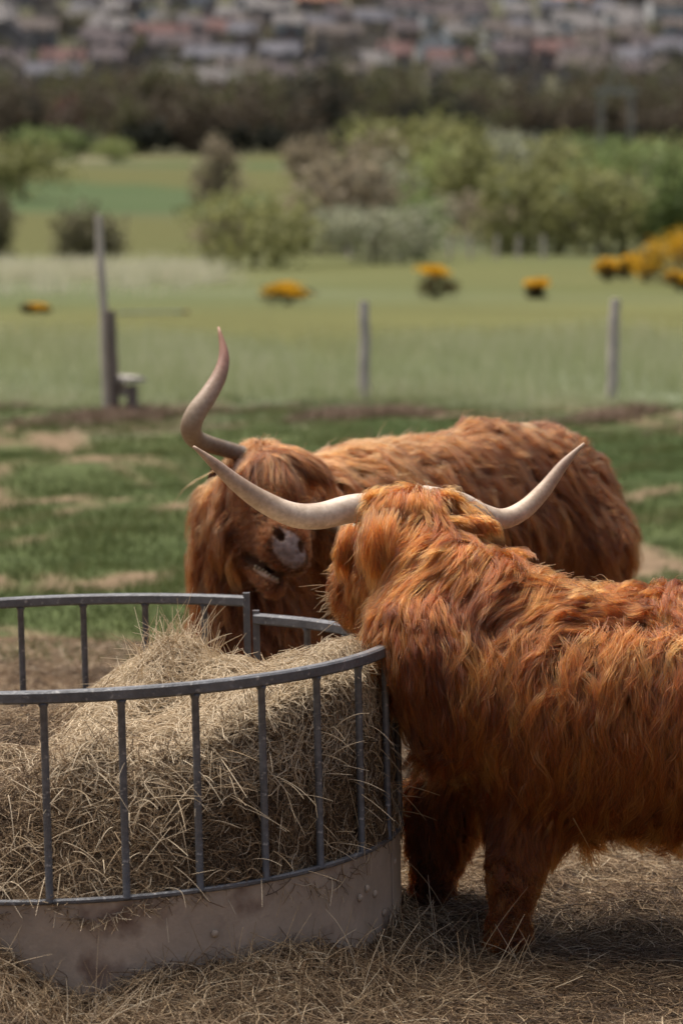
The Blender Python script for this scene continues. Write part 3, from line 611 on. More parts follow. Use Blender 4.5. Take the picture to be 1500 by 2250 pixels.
# ------------------------------------------------------------------ cattle: bodies as smooth distance fields, fur as curves
class Body:
    def __init__(s, k=.035): s.p, s.cuts, s.k = [], [], k
    def cone(s, a, ra, b, rb, flow=(0, 0, -1), L=.12, lift=.35, e=None, sc=1.0, dens=1.0, swirl=.5, clump=.75):
        a, b = np.asarray(a, np.float32), np.asarray(b, np.float32)
        s.p.append(dict(a=a, b=b, ra=ra, rb=rb, flow=np.asarray(flow, np.float32), L=L, lift=lift, e=None if e is None else nrm(np.asarray(e, np.float32)), sc=sc, dens=dens, swirl=swirl, clump=clump)); return s
    def cut(s, a, b, r): s.cuts.append((np.asarray(a, np.float32), np.asarray(b, np.float32), r))
    def all(s, x):
        out = np.empty((len(s.p), len(x)), np.float32)
        for i, q in enumerate(s.p):
            d = x-q['a']; ba = q['b']-q['a']; f = 1.0
            if q['e'] is not None:
                d = d + (d@q['e'])[:, None]*q['e']*(1/q['sc']-1); ba = ba + (ba@q['e'])*q['e']*(1/q['sc']-1); f = (1+q['sc'])/2
            h = np.clip(d@ba/max(float(ba@ba), 1e-9), 0, 1)
            d = d-h[:, None]*ba; out[i] = (np.sqrt(np.einsum('ij,ij->i', d, d))-(q['ra']+(q['rb']-q['ra'])*h))*f
        return out
    def sdf(s, x, chunk=200000):
        x = np.asarray(x, np.float32); sh = x.shape[:-1]; x = x.reshape(-1, 3); res = np.empty(len(x), np.float32)
        for c in range(0, len(x), chunk):
            D = s.all(x[c:c+chunk]); m = D.min(0); res[c:c+chunk] = m - s.k*np.log(np.exp(-(D-m)/s.k).sum(0))
            for a, b, r in s.cuts:
                d = x[c:c+chunk]-a; ba = b-a; h = np.clip(d@ba/max(float(ba@ba), 1e-9), 0, 1); d = d-h[:, None]*ba
                res[c:c+chunk] = np.maximum(res[c:c+chunk], r-np.sqrt(np.einsum('ij,ij->i', d, d)))
        return res.reshape(sh)
    def grad(s, x, e=.004):
        g = 0
        for k in ((1, -1, -1), (-1, -1, 1), (-1, 1, -1), (1, 1, 1)):
            k = np.array(k, np.float32); g = g + k*s.sdf(x+k*e)[..., None]
        return nrm(g)
    def attrs(s, x):
        D = s.all(np.asarray(x, np.float32)); w_ = np.exp(-(D-D.min(0))/.035); w_ /= w_.sum(0)
        g = lambda key: np.tensordot(np.array([q[key] for q in s.p], np.float32).T, w_, 1)
        return g('flow').T, g('L'), g('lift'), g('dens'), g('swirl'), g('clump')
    def hit(s, u, v, t0=8.5):
        """surface point on the ray through photo pixel (u, v)"""
        o, d = np.array((0, 0, CAMH)), ray(u, v); t = t0
        for _ in range(90):
            q = float(s.sdf((o+d*t)[None])[0]); t += q*.8
            if q < .0008 or t > 20: break
        return o+d*t if t < 16 else None
    def surface(s, axes):
        """surface nets on a rectilinear grid"""
        ax, ay, az = [np.asarray(a, np.float32) for a in axes]; G = np.stack(np.meshgrid(ax, ay, az, indexing='ij'), -1)
        val = s.sdf(G); n = np.array(val.shape)-1; acc = np.zeros((*n, 3), np.float32); cnt = np.zeros(tuple(n), np.float32)
        C = [(i, j, k) for i in (0, 1) for j in (0, 1) for k in (0, 1)]
        sl = lambda c: tuple(slice(c[d], c[d]+n[d]) for d in range(3))
        for a_ in C:
            for d in range(3):
                if a_[d] == 0:
                    b_ = list(a_); b_[d] = 1; va, vb = val[sl(a_)], val[sl(b_)]; m = (va < 0) != (vb < 0)
                    tt = np.where(m, va/np.where(m, va-vb, 1), 0)[..., None]; pa, pb = G[sl(a_)], G[sl(b_)]
                    acc += np.where(m[..., None], pa+(pb-pa)*tt, 0); cnt += m
        act = cnt > 0; ids = np.full(tuple(n), -1); ids[act] = np.arange(act.sum()); V = acc[act]/cnt[act][:, None]; F = []
        ins = val < 0
        for d in range(3):
            o1, o2 = (d+1) % 3, (d+2) % 3
            lo = [slice(1, -1)]*3; lo[d] = slice(0, -1); hi = [slice(1, -1)]*3; hi[d] = slice(1, None)
            fa, fb = ins[tuple(lo)], ins[tuple(hi)]; w_ = np.argwhere(fa != fb)
            if not len(w_): continue
            pos = w_.copy(); pos[:, o1] += 1; pos[:, o2] += 1; flip = fb[tuple(w_.T)]
            def cell(d1, d2):
                q = pos.copy(); q[:, o1] -= d1; q[:, o2] -= d2; return ids[tuple(q.T)]
            quad = np.stack([cell(1, 1), cell(0, 1), cell(0, 0), cell(1, 0)], -1); quad[flip] = quad[flip][:, ::-1]; F.append(quad)
        return V, np.vstack(F)
def axis(lo, hi, h, flo=None, fhi=None, fh=.009):
    if flo is None: return np.arange(lo, hi+h, h)
    return np.concatenate([np.arange(lo, flo, h), np.arange(flo, fhi, fh), np.arange(fhi, hi+h, h)])
def fur(body, V, F, n_guides, n_child, seed, radius=.026, K=9, skip=None, hr=.0007):
    r = np.random.default_rng(seed); tri = np.vstack([F[:, :3], F[:, [0, 2, 3]]]); a, b_, c = V[tri[:, 0]], V[tri[:, 1]], V[tri[:, 2]]
    nn = np.cross(b_-a, c-a); area = np.linalg.norm(nn, axis=1)/2; cen = (a+b_+c)/3; N_ = nn/np.maximum(2*area[:, None], 1e-9)
    view = nrm(np.array((0, 0, CAMH))-cen); vis = np.einsum('ij,ij->i', N_, view); u, v = to_px(cen)
    wgt = area*np.where(vis > -.25, 1, .25)*np.where((u < 1600) & (u > -100), 1, .30)*body.attrs(cen)[3]
    if skip is not None: wgt = wgt*(~skip(cen))
    k = r.choice(len(tri), n_guides, p=wgt/wgt.sum()); bc = r.dirichlet((1, 1, 1), n_guides)
    p = (a[k]*bc[:, :1]+b_[k]*bc[:, 1:2]+c[k]*bc[:, 2:]).astype(np.float32)
    for _ in range(2): p = p-body.grad(p)*body.sdf(p)[:, None]
    nor = body.grad(p); flow, L_, lift, _, sw, cl = body.attrs(p)
    L_ = L_*r.uniform(.65, 1.25, n_guides); down = np.array((0, 0, -1), np.float32)
    def field(x, g):
        nz = np.stack([waves(x, 7.5, 100+seed*10+i)+.6*waves(x, 19, 103+seed*10+i) for i in range(3)], -1)*(sw*.55)[:, None]
        f = flow + nz; f = f-g*np.einsum('ij,ij->i', f, g)[:, None]; return f/(np.linalg.norm(f, axis=1, keepdims=True)+.15)
    d = nrm(field(p, nor)+nor*lift[:, None]*r.uniform(.4, 1.4, (n_guides, 1))+r.normal(0, .12, (n_guides, 3))); path = [p]; seg = (L_/(K-1))[:, None]; x = p
    wig = r.normal(0, 1, (n_guides, 3)); ph = r.uniform(0, 6.28, n_guides); wf = r.uniform(.5, 1.3, n_guides)
    for j in range(1, K):
        x = x+d*seg; sd = body.sdf(x); g = body.grad(x); hm = np.minimum(.010+.020*j/K, L_*.3)
        x = x+g*np.maximum(hm-sd, 0)[:, None]; path.append(x)
        tgt = field(x, g)+down*.35*j/K+wig*(np.sin(j*wf+ph)*.42*sw)[:, None]
        d = nrm(d*.62+tgt*.38); inn = np.einsum('ij,ij->i', d, g); d = nrm(d-g*(np.where(sd < hm+.02, np.minimum(inn, 0), 0)+.0)[:, None])
    G = np.stack(path, 1)                                                     # guides x K x 3
    gi = np.repeat(np.arange(n_guides), n_child); M = len(gi)
    NS = 5; si = gi*NS+r.integers(0, NS, M); gn = nor[gi]
    ls = np.clip(L_/.10, .35, 1)[gi][:, None]; so = (r.normal(0, 1, (n_guides*NS, 3))*radius*.85).astype(np.float32)[si]*np.maximum(ls, .8); off = so+r.normal(0, 1, (M, 3))*radius*.42*np.where(ls < .8, 2.0, 1.0)
    so = so-gn*np.einsum('ij,ij->i', so, gn)[:, None]; off -= gn*np.einsum('ij,ij->i', off, gn)[:, None]
    q = p[gi]+off.astype(np.float32); q = q-gn*body.sdf(q)[:, None]; off = q-p[gi]
    fr_ = r.uniform(.55, 1.0, M)**.7; t = np.linspace(0, 1, K)
    tk = fr_[:, None]*t[None, :]*(K-1); i0 = np.minimum(tk.astype(int), K-2); ft = (tk-i0)[..., None]
    B = G[gi[:, None], i0]*(1-ft)+G[gi[:, None], i0+1]*ft
    clm = np.clip(cl[gi]+r.normal(0, .12, M), .1, .95)
    so2 = np.linalg.norm(so, axis=1, keepdims=True); keep_ = .42*so*ls
    B = B + keep_[:, None, :]*(t**1.2)[None, :, None] + (off[:, None, :]*(1-np.minimum(t[None, :]**.8*(clm[:, None]+.12), .97))[..., None])
    sw_ = r.normal(0, 1, (n_guides*NS, 3))[si]; sph = r.uniform(0, 6.28, n_guides*NS)[si]; sfr = r.uniform(3, 7.5, n_guides*NS)[si]
    B = B + sw_[:, None, :]*((.055*L_*np.clip(sw+.3, 0, 1.1))[gi][:, None]*t[None, :]*np.sin(t[None, :]*sfr[:, None]+sph[:, None]))[..., None]
    fz = r.normal(0, 1, (M, 1, 3)); am = (.0035+.10*seg[gi][:, 0]*K*.12)*r.uniform(.2, 1.3, M)
    B = B + fz*(am[:, None]*t*np.sin(t*r.uniform(2, 7, (M, 1))+r.uniform(0, 6.28, (M, 1))))[..., None]
    B = B + gn[:, None, :]*(r.uniform(0, .010, (M, 1))*np.sin(np.clip(t*1.6, 0, 1)*math.pi/2)[None, :])[..., None]
    fly = r.random(M) < .035; B[fly] += (r.normal(0, .022, (fly.sum(), 1, 3))+np.array((0, 0, .004)))*(t**1.5)[None, :, None]
    B = B.astype(np.float32); sd = body.sdf(B[:, 1:]); bad = sd < .002
    if bad.any():
        xb = B[:, 1:][bad]; B[:, 1:][bad] = xb+body.grad(xb)*(.003-sd[bad])[:, None]
    tint = np.clip(.43 + .11*r.normal(0, 1, n_guides)[gi] + .14*r.normal(0, 1, n_guides*NS)[si] + .13*waves(p, 4.0, seed+70)[gi] + r.normal(0, .13, M), 0, 1)
    rad = hr*r.uniform(.7, 1.3, (M, 1))*np.interp(t, [0, .5, .85, 1], [1, .95, .6, .12])[None, :]
    return B, rad, tint
def locks(items, seed, K=12):
    """hand-laid locks: (pts, n strands, root spread, tip spread[, tone])"""
    r = np.random.default_rng(seed); PT, RD, TN = [], [], []; t = np.linspace(0, 1, K)
    for it in items:
        c = spline(it[0], K); n = it[1]; o = r.normal(0, 1, (n, 1, 3))*.55+r.normal(0, 1.1, (4, 1, 3))[r.integers(0, 4, n)]; f = r.uniform(.6, 1, (n, 1)); tk = np.clip(f*t[None, :], 0, 1)*(K-1); i0 = np.minimum(tk.astype(int), K-2); ft = (tk-i0)[..., None]
        s_ = (it[2]+(it[3]-it[2])*t)[None, :, None]
        PT.append(c[i0]*(1-ft)+c[i0+1]*ft+o*s_+r.normal(0, 1, (n, 1, 3))*(.005*np.sin(t*r.uniform(2, 6, (n, 1))+r.uniform(0, 6, (n, 1))))[..., None])
        RD.append(.0007*r.uniform(.7, 1.3, (n, 1))*np.interp(t, [0, .6, 1], [1, .9, .12])[None, :]); TN.append(np.clip((it[4] if len(it) > 4 else .5)+r.normal(0, .17, n)+r.normal(0, .08), 0, 1))
    return np.vstack(PT), np.vstack(RD), np.concatenate(TN)
def hang_locks(B_, n, ur, vr, ok, ln, strands, rs, ts, tone, drift, t0, hgt=.03):
    """guard-hair locks rooted on the visible skin that hang down and follow the body"""
    uu, vv = lr.uniform(*ur, n), lr.uniform(*vr, n); k_ = np.array([bool(ok(a_, b_)) for a_, b_ in zip(uu, vv)]); uu, vv = uu[k_], vv[k_]; n = len(uu)
    o = np.array((0, 0, CAMH)); d = np.array([ray(a_, b_) for a_, b_ in zip(uu, vv)]); t_ = np.full(n, float(t0))
    for _ in range(60): t_ = np.minimum(t_+B_.sdf(o+d*t_[:, None])*.8, 20)
    k_ = t_ < 16; h0 = (o+d*t_[:, None])[k_]; n = len(h0); g = B_.grad(h0); l_ = lr.uniform(*ln, n); ph_ = lr.uniform(0, 6.28, n); p_ = h0+g*.012; P_ = [p_]; sd_ = lr.normal(drift, .05, n)
    for f in range(1, 6):
        d_ = np.stack([sd_/l_+.32*np.sin(ph_+f*1.25), np.zeros(n), -np.ones(n)], -1); d_ = nrm(d_-g*np.einsum('ij,ij->i', d_, g)[:, None]*.75)
        p_ = p_+d_*(l_/5)[:, None]; g = B_.grad(p_); p_ = p_+g*np.maximum(0, hgt+.006*f-B_.sdf(p_))[:, None]; P_.append(p_)
    P_ = np.stack(P_, 1); return [(P_[i], strands, rs, ts, lr.normal(*tone)) for i in range(n)]
lr = np.random.default_rng(5)
m_hide = plain('cow_hide', (.075, .030, .012), .9, .4, 12, .4, 60)
def horn_mat(name, stops):
    """stops along the horn: attribute 'along' 0 base .. 1 tip, with streaks"""
    m, nt, b, L = mat(name); a = nt.nodes.new('ShaderNodeAttribute'); a.attribute_name = 'along'
    tc = nt.nodes.new('ShaderNodeTexCoord'); n1 = nt.nodes.new('ShaderNodeTexNoise'); n1.inputs['Scale'].default_value = 22; n1.inputs['Detail'].default_value = 8; n1.inputs['Roughness'].default_value = .7
    L.new(tc.outputs['Object'], n1.inputs['Vector'])
    ad = nt.nodes.new('ShaderNodeMath'); ad.operation = 'MULTIPLY_ADD'; ad.inputs[1].default_value = .35; L.new(n1.outputs[0], ad.inputs[0])
    sb = nt.nodes.new('ShaderNodeMath'); sb.operation = 'SUBTRACT'; sb.inputs[1].default_value = .175; L.new(a.outputs['Fac'], sb.inputs[0]); L.new(sb.outputs[0], ad.inputs[2])
    r = ramp_node(nt, stops); L.new(ad.outputs[0], r.inputs[0])
    n2 = nt.nodes.new('ShaderNodeTexNoise'); n2.inputs['Scale'].default_value = 70; n2.inputs['Detail'].default_value = 8; L.new(tc.outputs['Object'], n2.inputs['Vector'])
    r2 = ramp_node(nt, [(.3, (.76, .72, .67)), (.7, (1.12, 1.12, 1.12))]); L.new(n2.outputs[0], r2.inputs[0])
    mx = nt.nodes.new('ShaderNodeMixRGB'); mx.blend_type = 'MULTIPLY'; mx.inputs[0].default_value = .8; L.new(r.outputs[0], mx.inputs[1]); L.new(r2.outputs[0], mx.inputs[2]); L.new(mx.outputs[0], b.inputs['Base Color'])
    b.inputs['Roughness'].default_value = .45; b.inputs['Specular IOR Level'].default_value = .4
    bp = nt.nodes.new('ShaderNodeBump'); bp.inputs['Strength'].default_value = .12; bp.inputs['Distance'].default_value = .003; rg = nt.nodes.new('ShaderNodeMath'); rg.operation = 'MULTIPLY'; rg.inputs[1].default_value = 190; L.new(ad.outputs[0], rg.inputs[0])
    sn = nt.nodes.new('ShaderNodeMath'); sn.operation = 'SINE'; L.new(rg.outputs[0], sn.inputs[0]); ma = nt.nodes.new('ShaderNodeMath'); ma.operation = 'MULTIPLY_ADD'; ma.inputs[1].default_value = .12; L.new(sn.outputs[0], ma.inputs[0]); L.new(n2.outputs[0], ma.inputs[2])
    L.new(ma.outputs[0], bp.inputs['Height']); L.new(bp.outputs[0], b.inputs['Normal'])
    n3 = nt.nodes.new('ShaderNodeTexNoise'); n3.inputs['Scale'].default_value = 9; n3.inputs['Detail'].default_value = 7; L.new(tc.outputs['Object'], n3.inputs['Vector'])
    r3 = ramp_node(nt, [(.48, (0, 0, 0)), (.70, (.65, .65, .65))]); L.new(n3.outputs[0], r3.inputs[0]); m3 = nt.nodes.new('ShaderNodeMixRGB'); m3.inputs[2].default_value = (.26, .17, .11, 1)
    L.new(r3.outputs[0], m3.inputs[0]); L.new(mx.outputs[0], m3.inputs[1]); L.new(m3.outputs[0], b.inputs['Base Color'])
    return m
def horn(pts, rads, material, parent, name='horn'):
    c = spline(pts, 40); t = np.linspace(0, 1, len(rads)); rd = np.interp(np.linspace(0, 1, 40), t, rads); mb = MB(); mb.tube(c, rd, 20)
    o = mb.build(name, material, parent, True); at = o.data.attributes.new('along', 'FLOAT', 'POINT'); at.data.foreach_set('value', np.repeat(np.linspace(0, 1, 40), 20).astype(np.float32)); return o
m_hoof = plain('hoof_horn', (.05, .035, .025), .6, .3, 20)
def hoof(p, parent, fwd):
    fwd = nrm(np.array((*fwd, 0.))); side = np.array((-fwd[1], fwd[0], 0)); mb = MB()
    for sd in (-1, 1):
        c = np.array((p[0], p[1], 0.)) + side*.026*sd; V = []
        for z, l, wd, sh in [(0, .062, .026, .012), (.03, .055, .024, .006), (.07, .042, .021, -.004)]:
            for k in range(10):
                an = 2*math.pi*k/10; V.append(c+fwd*(math.cos(an)*l+sh)+side*math.sin(an)*wd+np.array((0, 0, z+.004)))
        mb.add(V, [(i*10+k, i*10+(k+1) % 10, (i+1)*10+(k+1) % 10, (i+1)*10+k) for i in range(2) for k in range(10)]+[tuple(range(10))[::-1], tuple(range(20, 30))])
    mb.build('hoof', m_hoof, parent, False)
def ear(base, tip, wid, parent, nrm_dir):
    base, tip = np.asarray(base), np.asarray(tip); ax = tip-base; sd = nrm(np.cross(ax, nrm_dir)); n_ = nrm(np.cross(sd, ax)); V = []
    for t_ in np.linspace(0, 1, 9):
        wd = wid*math.sin(math.pi*min(.12+.88*t_, 1)**.8)*.5+.006
        for k in range(10):
            an = 2*math.pi*k/10; V.append(base+ax*t_+sd*math.cos(an)*wd+n_*(math.sin(an)*.012-.02*(1-(math.cos(an))**2)*math.sin(math.pi*t_)))
    F = [(i*10+k, i*10+(k+1) % 10, (i+1)*10+(k+1) % 10, (i+1)*10+k) for i in range(8) for k in range(10)]+[tuple(range(10))[::-1], tuple(range(80, 90))]
    mesh('ear', V, F, m_hide, parent, True)
m_eye = plain('eye_dark', (.012, .008, .006), .08, .1, 4)
def eyeball(p, parent, r=.02):
    V, F = [], []
    for i in range(9):
        for k in range(12):
            th = math.pi*i/8; V.append(p+r*np.array((math.sin(th)*math.cos(k*math.pi/6), math.sin(th)*math.sin(k*math.pi/6), math.cos(th))))
    F = [(i*12+k, i*12+(k+1) % 12, (i+1)*12+(k+1) % 12, (i+1)*12+k) for i in range(8) for k in range(12)]
    mesh('eye', V, F, m_eye, parent, True)

# ---- the near cow: stands right of the feeder, seen from behind its head
F_ = Body(); TX = np.array((0, 1, 0.))
sh, hp = P(1235, 1575, 9.92), P(1990, 1565, 9.80)
F_.cone(sh, .345, hp, .365, (-.05, 0, -.9), .17, .30, TX, 1.04, swirl=.85, clump=.80)
F_.cone(P(1300, 1470, 9.90), .22, P(1950, 1460, 9.80), .23, (.25, 0, -.75), .16, .4, TX, 1.15, swirl=1.1, clump=.7)
F_.cone(P(1205, 1495, 9.86), .28, P(985, 1325, 9.94), .185, (-.55, 0, -.75), .19, .30, TX, .85, swirl=.35, clump=.72)         # neck
F_.cone(P(985, 1320, 9.94), .175, P(925, 1212, 10.05), .135, (-.5, -.1, -.8), .15, .3, swirl=.3, clump=.7)
F_.cone(P(915, 1385, 9.80), .13, P(1022, 1565, 9.82), .155, (-.05, 0, -1), .17, .35, swirl=.7)                                  # dewlap, brisket
F_.cone(P(905, 1160, 10.12), .115, P(812, 1285, 10.34), .09, (-.25, .1, -.9), .10, .3, swirl=.4)                                 # skull
F_.cone(P(812, 1285, 10.34), .085, P(795, 1322, 10.44), .065, (-.1, .1, -.9), .05, .2, swirl=.3)
F_.cone(P(860, 1285, 10.18), .11, P(825, 1325, 10.32), .08, (-.1, 0, -1), .09, .3, swirl=.5)                                    # cheek
F_.cone(P(1330, 1680, 9.96), .19, P(1950, 1690, 9.86), .20, (0, .2, -1), .16, .2, TX, .8, swirl=.8)
F_.cone(P(1290, 1540, 9.72), .15, P(1330, 1640, 9.76), .13, (0, 0, -1), .16, .35, swirl=.9, clump=.8)      # shoulder
F_.cone(P(960, 1430, 9.74), .13, P(1010, 1510, 9.72), .12, (-.1, 0, -1), .17, .35, swirl=.5, clump=.8)        # neck cape
lg = (0, 0, -1)
kn, fe = P(1128, 1925, 9.74), P(1118, 2060, 9.74); hfn = np.array((P(1108, 2110, 9.74)[0], 9.74, .07))
F_.cone(P(1205, 1660, 9.90), .16, P(1160, 1800, 9.82), .095, lg, .12, .4, swirl=.7)
F_.cone(P(1160, 1800, 9.82), .078, kn, .050, lg, .055, .3, swirl=.45); F_.cone(kn, .050, fe, .038, lg, .026, .25, swirl=.3, dens=1.1); F_.cone(fe, .041, hfn, .044, lg, .022, .25, swirl=.3)
kn2, fe2 = P(958, 1880, 10.22), P(946, 1990, 10.22); hf2 = np.array((P(940, 2030, 10.22)[0], 10.22, .07))
F_.cone(P(1100, 1620, 10.12), .17, P(985, 1770, 10.2), .11, lg, .16, .4, swirl=.7); F_.cone(P(985, 1770, 10.2), .078, kn2, .050, lg, .05, .3); F_.cone(kn2, .050, fe2, .039, lg, .026, .25); F_.cone(fe2, .042, hf2, .043, lg, .022, .25)
hv = np.array((hp[0], 0, 0))
hooves = [(hfn, (-1, .1)), (hf2, (-1, .15))]
for Yl in (9.62, 10.02):
    a0 = np.array((hp[0]+.08, Yl, .82)); st_ = np.array((hp[0]+.02, Yl, .58)); hk = np.array((hp[0]+.20, Yl, .46)); ft_ = np.array((hp[0]+.17, Yl, .12)); hh = np.array((hp[0]+.13, Yl, .07))
    F_.cone(a0, .22, st_, .13, lg, .15, .4); F_.cone(st_, .12, hk, .075, lg, .10, .4); F_.cone(hk, .065, ft_, .05, lg, .05, .3); F_.cone(ft_, .054, hh, .05, lg, .05, .3); hooves.append((hh, (-1, 0)))
F_.cone(hp+(.30, 0, .22), .05, hp+(.42, 0, -.1), .035, lg, .12, .3); F_.cone(hp+(.42, 0, -.1), .035, hp+(.42, 0, -.55), .025, lg, .3, .2)   # tail
V1, Q1 = F_.surface((axis(-.15, 2.75, .022), axis(9.35, 10.75, .022), axis(.03, 1.75, .022)))
c1 = empty('highland_cow', (sh[0]+.4, 9.95, 0), 'orange-red shaggy highland cow standing in front, facing away beside the feeder', 'cow', 'highland cattle')
body1 = mesh('body', V1, Q1, m_hide, c1, True)
m_fur1 = fur_mat('rust_orange_fur', (.042, .0085, .0018), (.225, .042, .0042), (.57, .182, .034))
B, R_, T_ = fur(F_, V1, Q1, 2900, 62, 3); T_ = T_-.12  # base coat tinted darker, painting shade into the gaps between locks
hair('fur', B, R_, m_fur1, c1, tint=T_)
m_horn1 = horn_mat('pale_horn', [(0, (.72, .61, .51)), (.35, (.72, .60, .48)), (.65, (.58, .45, .34)), (.85, (.36, .25, .19)), (1, (.52, .39, .28))])
def yy(u, ub, Yb, sl): return Yb + (u-ub)*sl
hl = [(880, 1108), (775, 1117), (700, 1134), (640, 1130), (575, 1100), (520, 1062), (470, 1018), (425, 981)]
horn([P(u, v, yy(u, 900, 10.12, .0006)) for u, v in hl], [.044, .048, .0445, .041, .036, .028, .018, .0045], m_horn1, c1)
hr_ = [(930, 1092), (1005, 1104), (1060, 1130), (1105, 1140), (1150, 1120), (1195, 1076), (1238, 1020), (1283, 974)]
horn([P(u, v, yy(u, 900, 10.12, .0008)) for u, v in hr_], [.040, .038, .036, .0355, .033, .027, .018, .0045], m_horn1, c1)
ear(P(855, 1158, 9.98), P(812, 1215, 9.88), .10, c1, (0, -1, .3)); ear(P(1000, 1152, 10.04), P(1085, 1165, 10.0), .075, c1, (0, -1, .3))
tagm = plain('yellow_ear_tag', (.45, .38, .02), .5, .1, 5); MB().box(P(833, 1215, 9.855), (.012, .004, .028), (nrm(np.array((1, 0, .3))), (0, 1, 0), nrm(np.array((-.3, 0, 1))))).build('ear_tag', tagm, c1)
eyeball(F_.hit(815, 1240, 9.6)+np.array((-.01, .06, 0)), c1)
for p, d in hooves: hoof(p, c1, d)
lk = []
for k in range(30):     # left ear fringe
    u0, v0 = 800+lr.uniform(0, 75), 1135+lr.uniform(-5, 50); du = lr.normal(-8, 14)
    lk.append(([P(u0, v0, 9.90), P(u0+du*.4-6, v0+35, 9.85), P(u0+du, v0+80, 9.84), P(u0+du*1.1+lr.normal(0, 8), v0+lr.uniform(90, 165), 9.86)], 30, .013, .007, lr.normal(.62, .16)))
for k in range(24):     # right ear fringe
    u0, v0 = 1000+lr.uniform(0, 80), 1138+lr.uniform(0, 18)
    lk.append(([P(u0-25, v0+4, 9.99), P(u0+10, v0+2, 9.95), P(u0+24, v0+18+lr.uniform(0, 10), 9.94), P(u0+30+lr.normal(0, 6), v0+lr.uniform(38, 66), 9.94)], 40, .009, .004, lr.normal(.58, .14)))
for k in range(60):     # tuft over the poll
    u0 = 900+lr.normal(0, 38); v0 = 1100+abs(u0-910)*.16+lr.uniform(-8, 8); sd = (u0-905)
    lk.append(([P(u0, v0, 10.10), P(u0+sd*.25-6, v0-6+lr.uniform(0, 10), 10.02), P(u0+sd*.6-10, v0+22, 9.97), P(u0+sd*.9-16+lr.normal(0, 12), v0+lr.uniform(55, 95), 9.96)], 50, .012, .007, lr.normal(.52, .12)))
for k in range(44):     # hair creeping out over the horn bases
    sd = 1 if k % 2 else -1; uu = 905+sd*lr.uniform(40, 95); vv = 1075+abs(uu-905)*.13+lr.uniform(-4, 26)
    lk.append(([P(uu, vv, 10.06), P(uu+sd*16, vv-2+lr.uniform(-2, 5), 10.03), P(uu+sd*32, vv+6+lr.uniform(0, 8), 10.02), P(uu+sd*lr.uniform(38, 60), vv+lr.uniform(8, 30), 10.02)], 34, .010, .005, lr.normal(.60, .14)))
lk += hang_locks(F_, 620, (1000, 1540), (1390, 1810), lambda u, v: v < 1640+.42*(u-1000), (.11, .26), 46, .016, .0050, (.50, .13), -.02, 9.0)
for k in range(36):     # forelock hanging past the cheek on the left
    u0 = lr.uniform(745, 830); v0 = 1155+lr.uniform(0, 20); ln_ = lr.uniform(70, 130)+.6*(u0-745)
    lk.append(([P(u0+14, v0, 10.18), P(u0, v0+ln_*.35, 10.14), P(u0-4+lr.normal(0, 6), v0+ln_*.7, 10.14), P(u0+10+lr.normal(0, 10), v0+ln_, 10.18)], 55, .009, .004, lr.normal(.5, .12)))
crest = [(985, 1215), (1060, 1235), (1130, 1235), (1200, 1255), (1280, 1285), (1360, 1298), (1440, 1298), (1520, 1298)]
cs = spline(crest, 160)
for k in range(210):    # mane falling from the crest
    u0, v0 = cs[lr.integers(0, 160)]+lr.normal(0, 5, 2); far = (u0-985)/500; Ln = lr.uniform(110, 235); q0 = P(u0, v0+10, 9.97)
    ln = -.75+.55*far+lr.normal(0, .14); pts = [q0]
    for f, y_ in ((.3, 9.86), (.65, 9.76), (1.0, 9.71)): pts.append(P(u0+ln*Ln*(f**.75), v0+6+Ln*(.25*f+.75*f*f), y_+.04*(1-far)))
    pts = [pts[0]]+[p_+F_.grad(p_[None])[0]*max(0, .02-float(F_.sdf(p_[None])[0])) for p_ in pts[1:]]
    lk.append((pts, 36, .010, .0045, lr.normal(.64, .15)))
def to_body(B_, u, v, h): 
    p_ = B_.hit(u, v, 9.0)
    while p_ is None: v += 8 if v < 1560 else -8; p_ = B_.hit(u, v, 9.0)
    return p_+B_.grad(p_[None].astype(np.float32))[0]*h
PT, RD, TN = locks(lk, 9); hair('forelock_and_mane', PT, RD, m_fur1, c1, tint=TN)

# ---- the far cow: behind the feeder, head turned to the camera with open mouth
R2 = Body(.03); bd = nrm(np.array((1.03, 1.0, 0))); be = np.array((bd[1], -bd[0], 0))
s2, h2 = P(800, 1205, 12.62), P(1195, 1145, 13.55)
R2.cone(s2, .375, h2, .36, (.60, .35, -.75), .17, .24, be, .80, swirl=.40, clump=.75)
R2.cone(P(790, 1090, 12.62), .19, P(1190, 1050, 13.5), .21, (.7, .4, -.4), .11, .3, be, .9, swirl=.8)
R2.cone(P(1040, 975, 13.2), .085, P(1075, 990, 13.25), .10, (.5, .2, -.5), .08, .4, swirl=1.0)
R2.cone(P(800, 1180, 12.6), .31, P(620, 1130, 12.3), .215, (.25, .0, -.8), .15, .3, swirl=.4)                                    # neck
R2.cone(P(560, 1150, 12.2), .165, P(575, 1420, 12.25), .21, (-.15, 0, -1), .17, .4, swirl=.6)                                    # throat, chest
R2.cone(P(497, 1130, 12.1), .085, P(500, 1300, 12.15), .10, (-.25, 0, -1), .17, .5, swirl=.5)                                    # cheek ruff
R2.cone(P(572, 1050, 12.08), .135, P(600, 1130, 11.93), .115, (-.1, 0, -1), .06, .2, swirl=.3, clump=.3)                         # skull
R2.cone(P(594, 1125, 11.95), .108, P(624, 1196, 11.775), .083, (-.5, .2, .2), .020, .15, swirl=.2, dens=1.6, clump=.2)                       # muzzle
R2.cone(P(616, 1182, 11.745), .048, P(648, 1234, 11.735), .041, (-.5, .2, .2), .006, .1, dens=.1)                                # nose pad
R2.cone(P(540, 1178, 11.98), .085, P(600, 1286, 11.78), .037, (-.4, .2, -.5), .028, .25, swirl=.3, clump=.25, dens=1.3)               # jaw
lf2 = [(P(505, 1430, 12.2), 12.2), (P(690, 1450, 12.5), 12.5)]; hooves2 = []
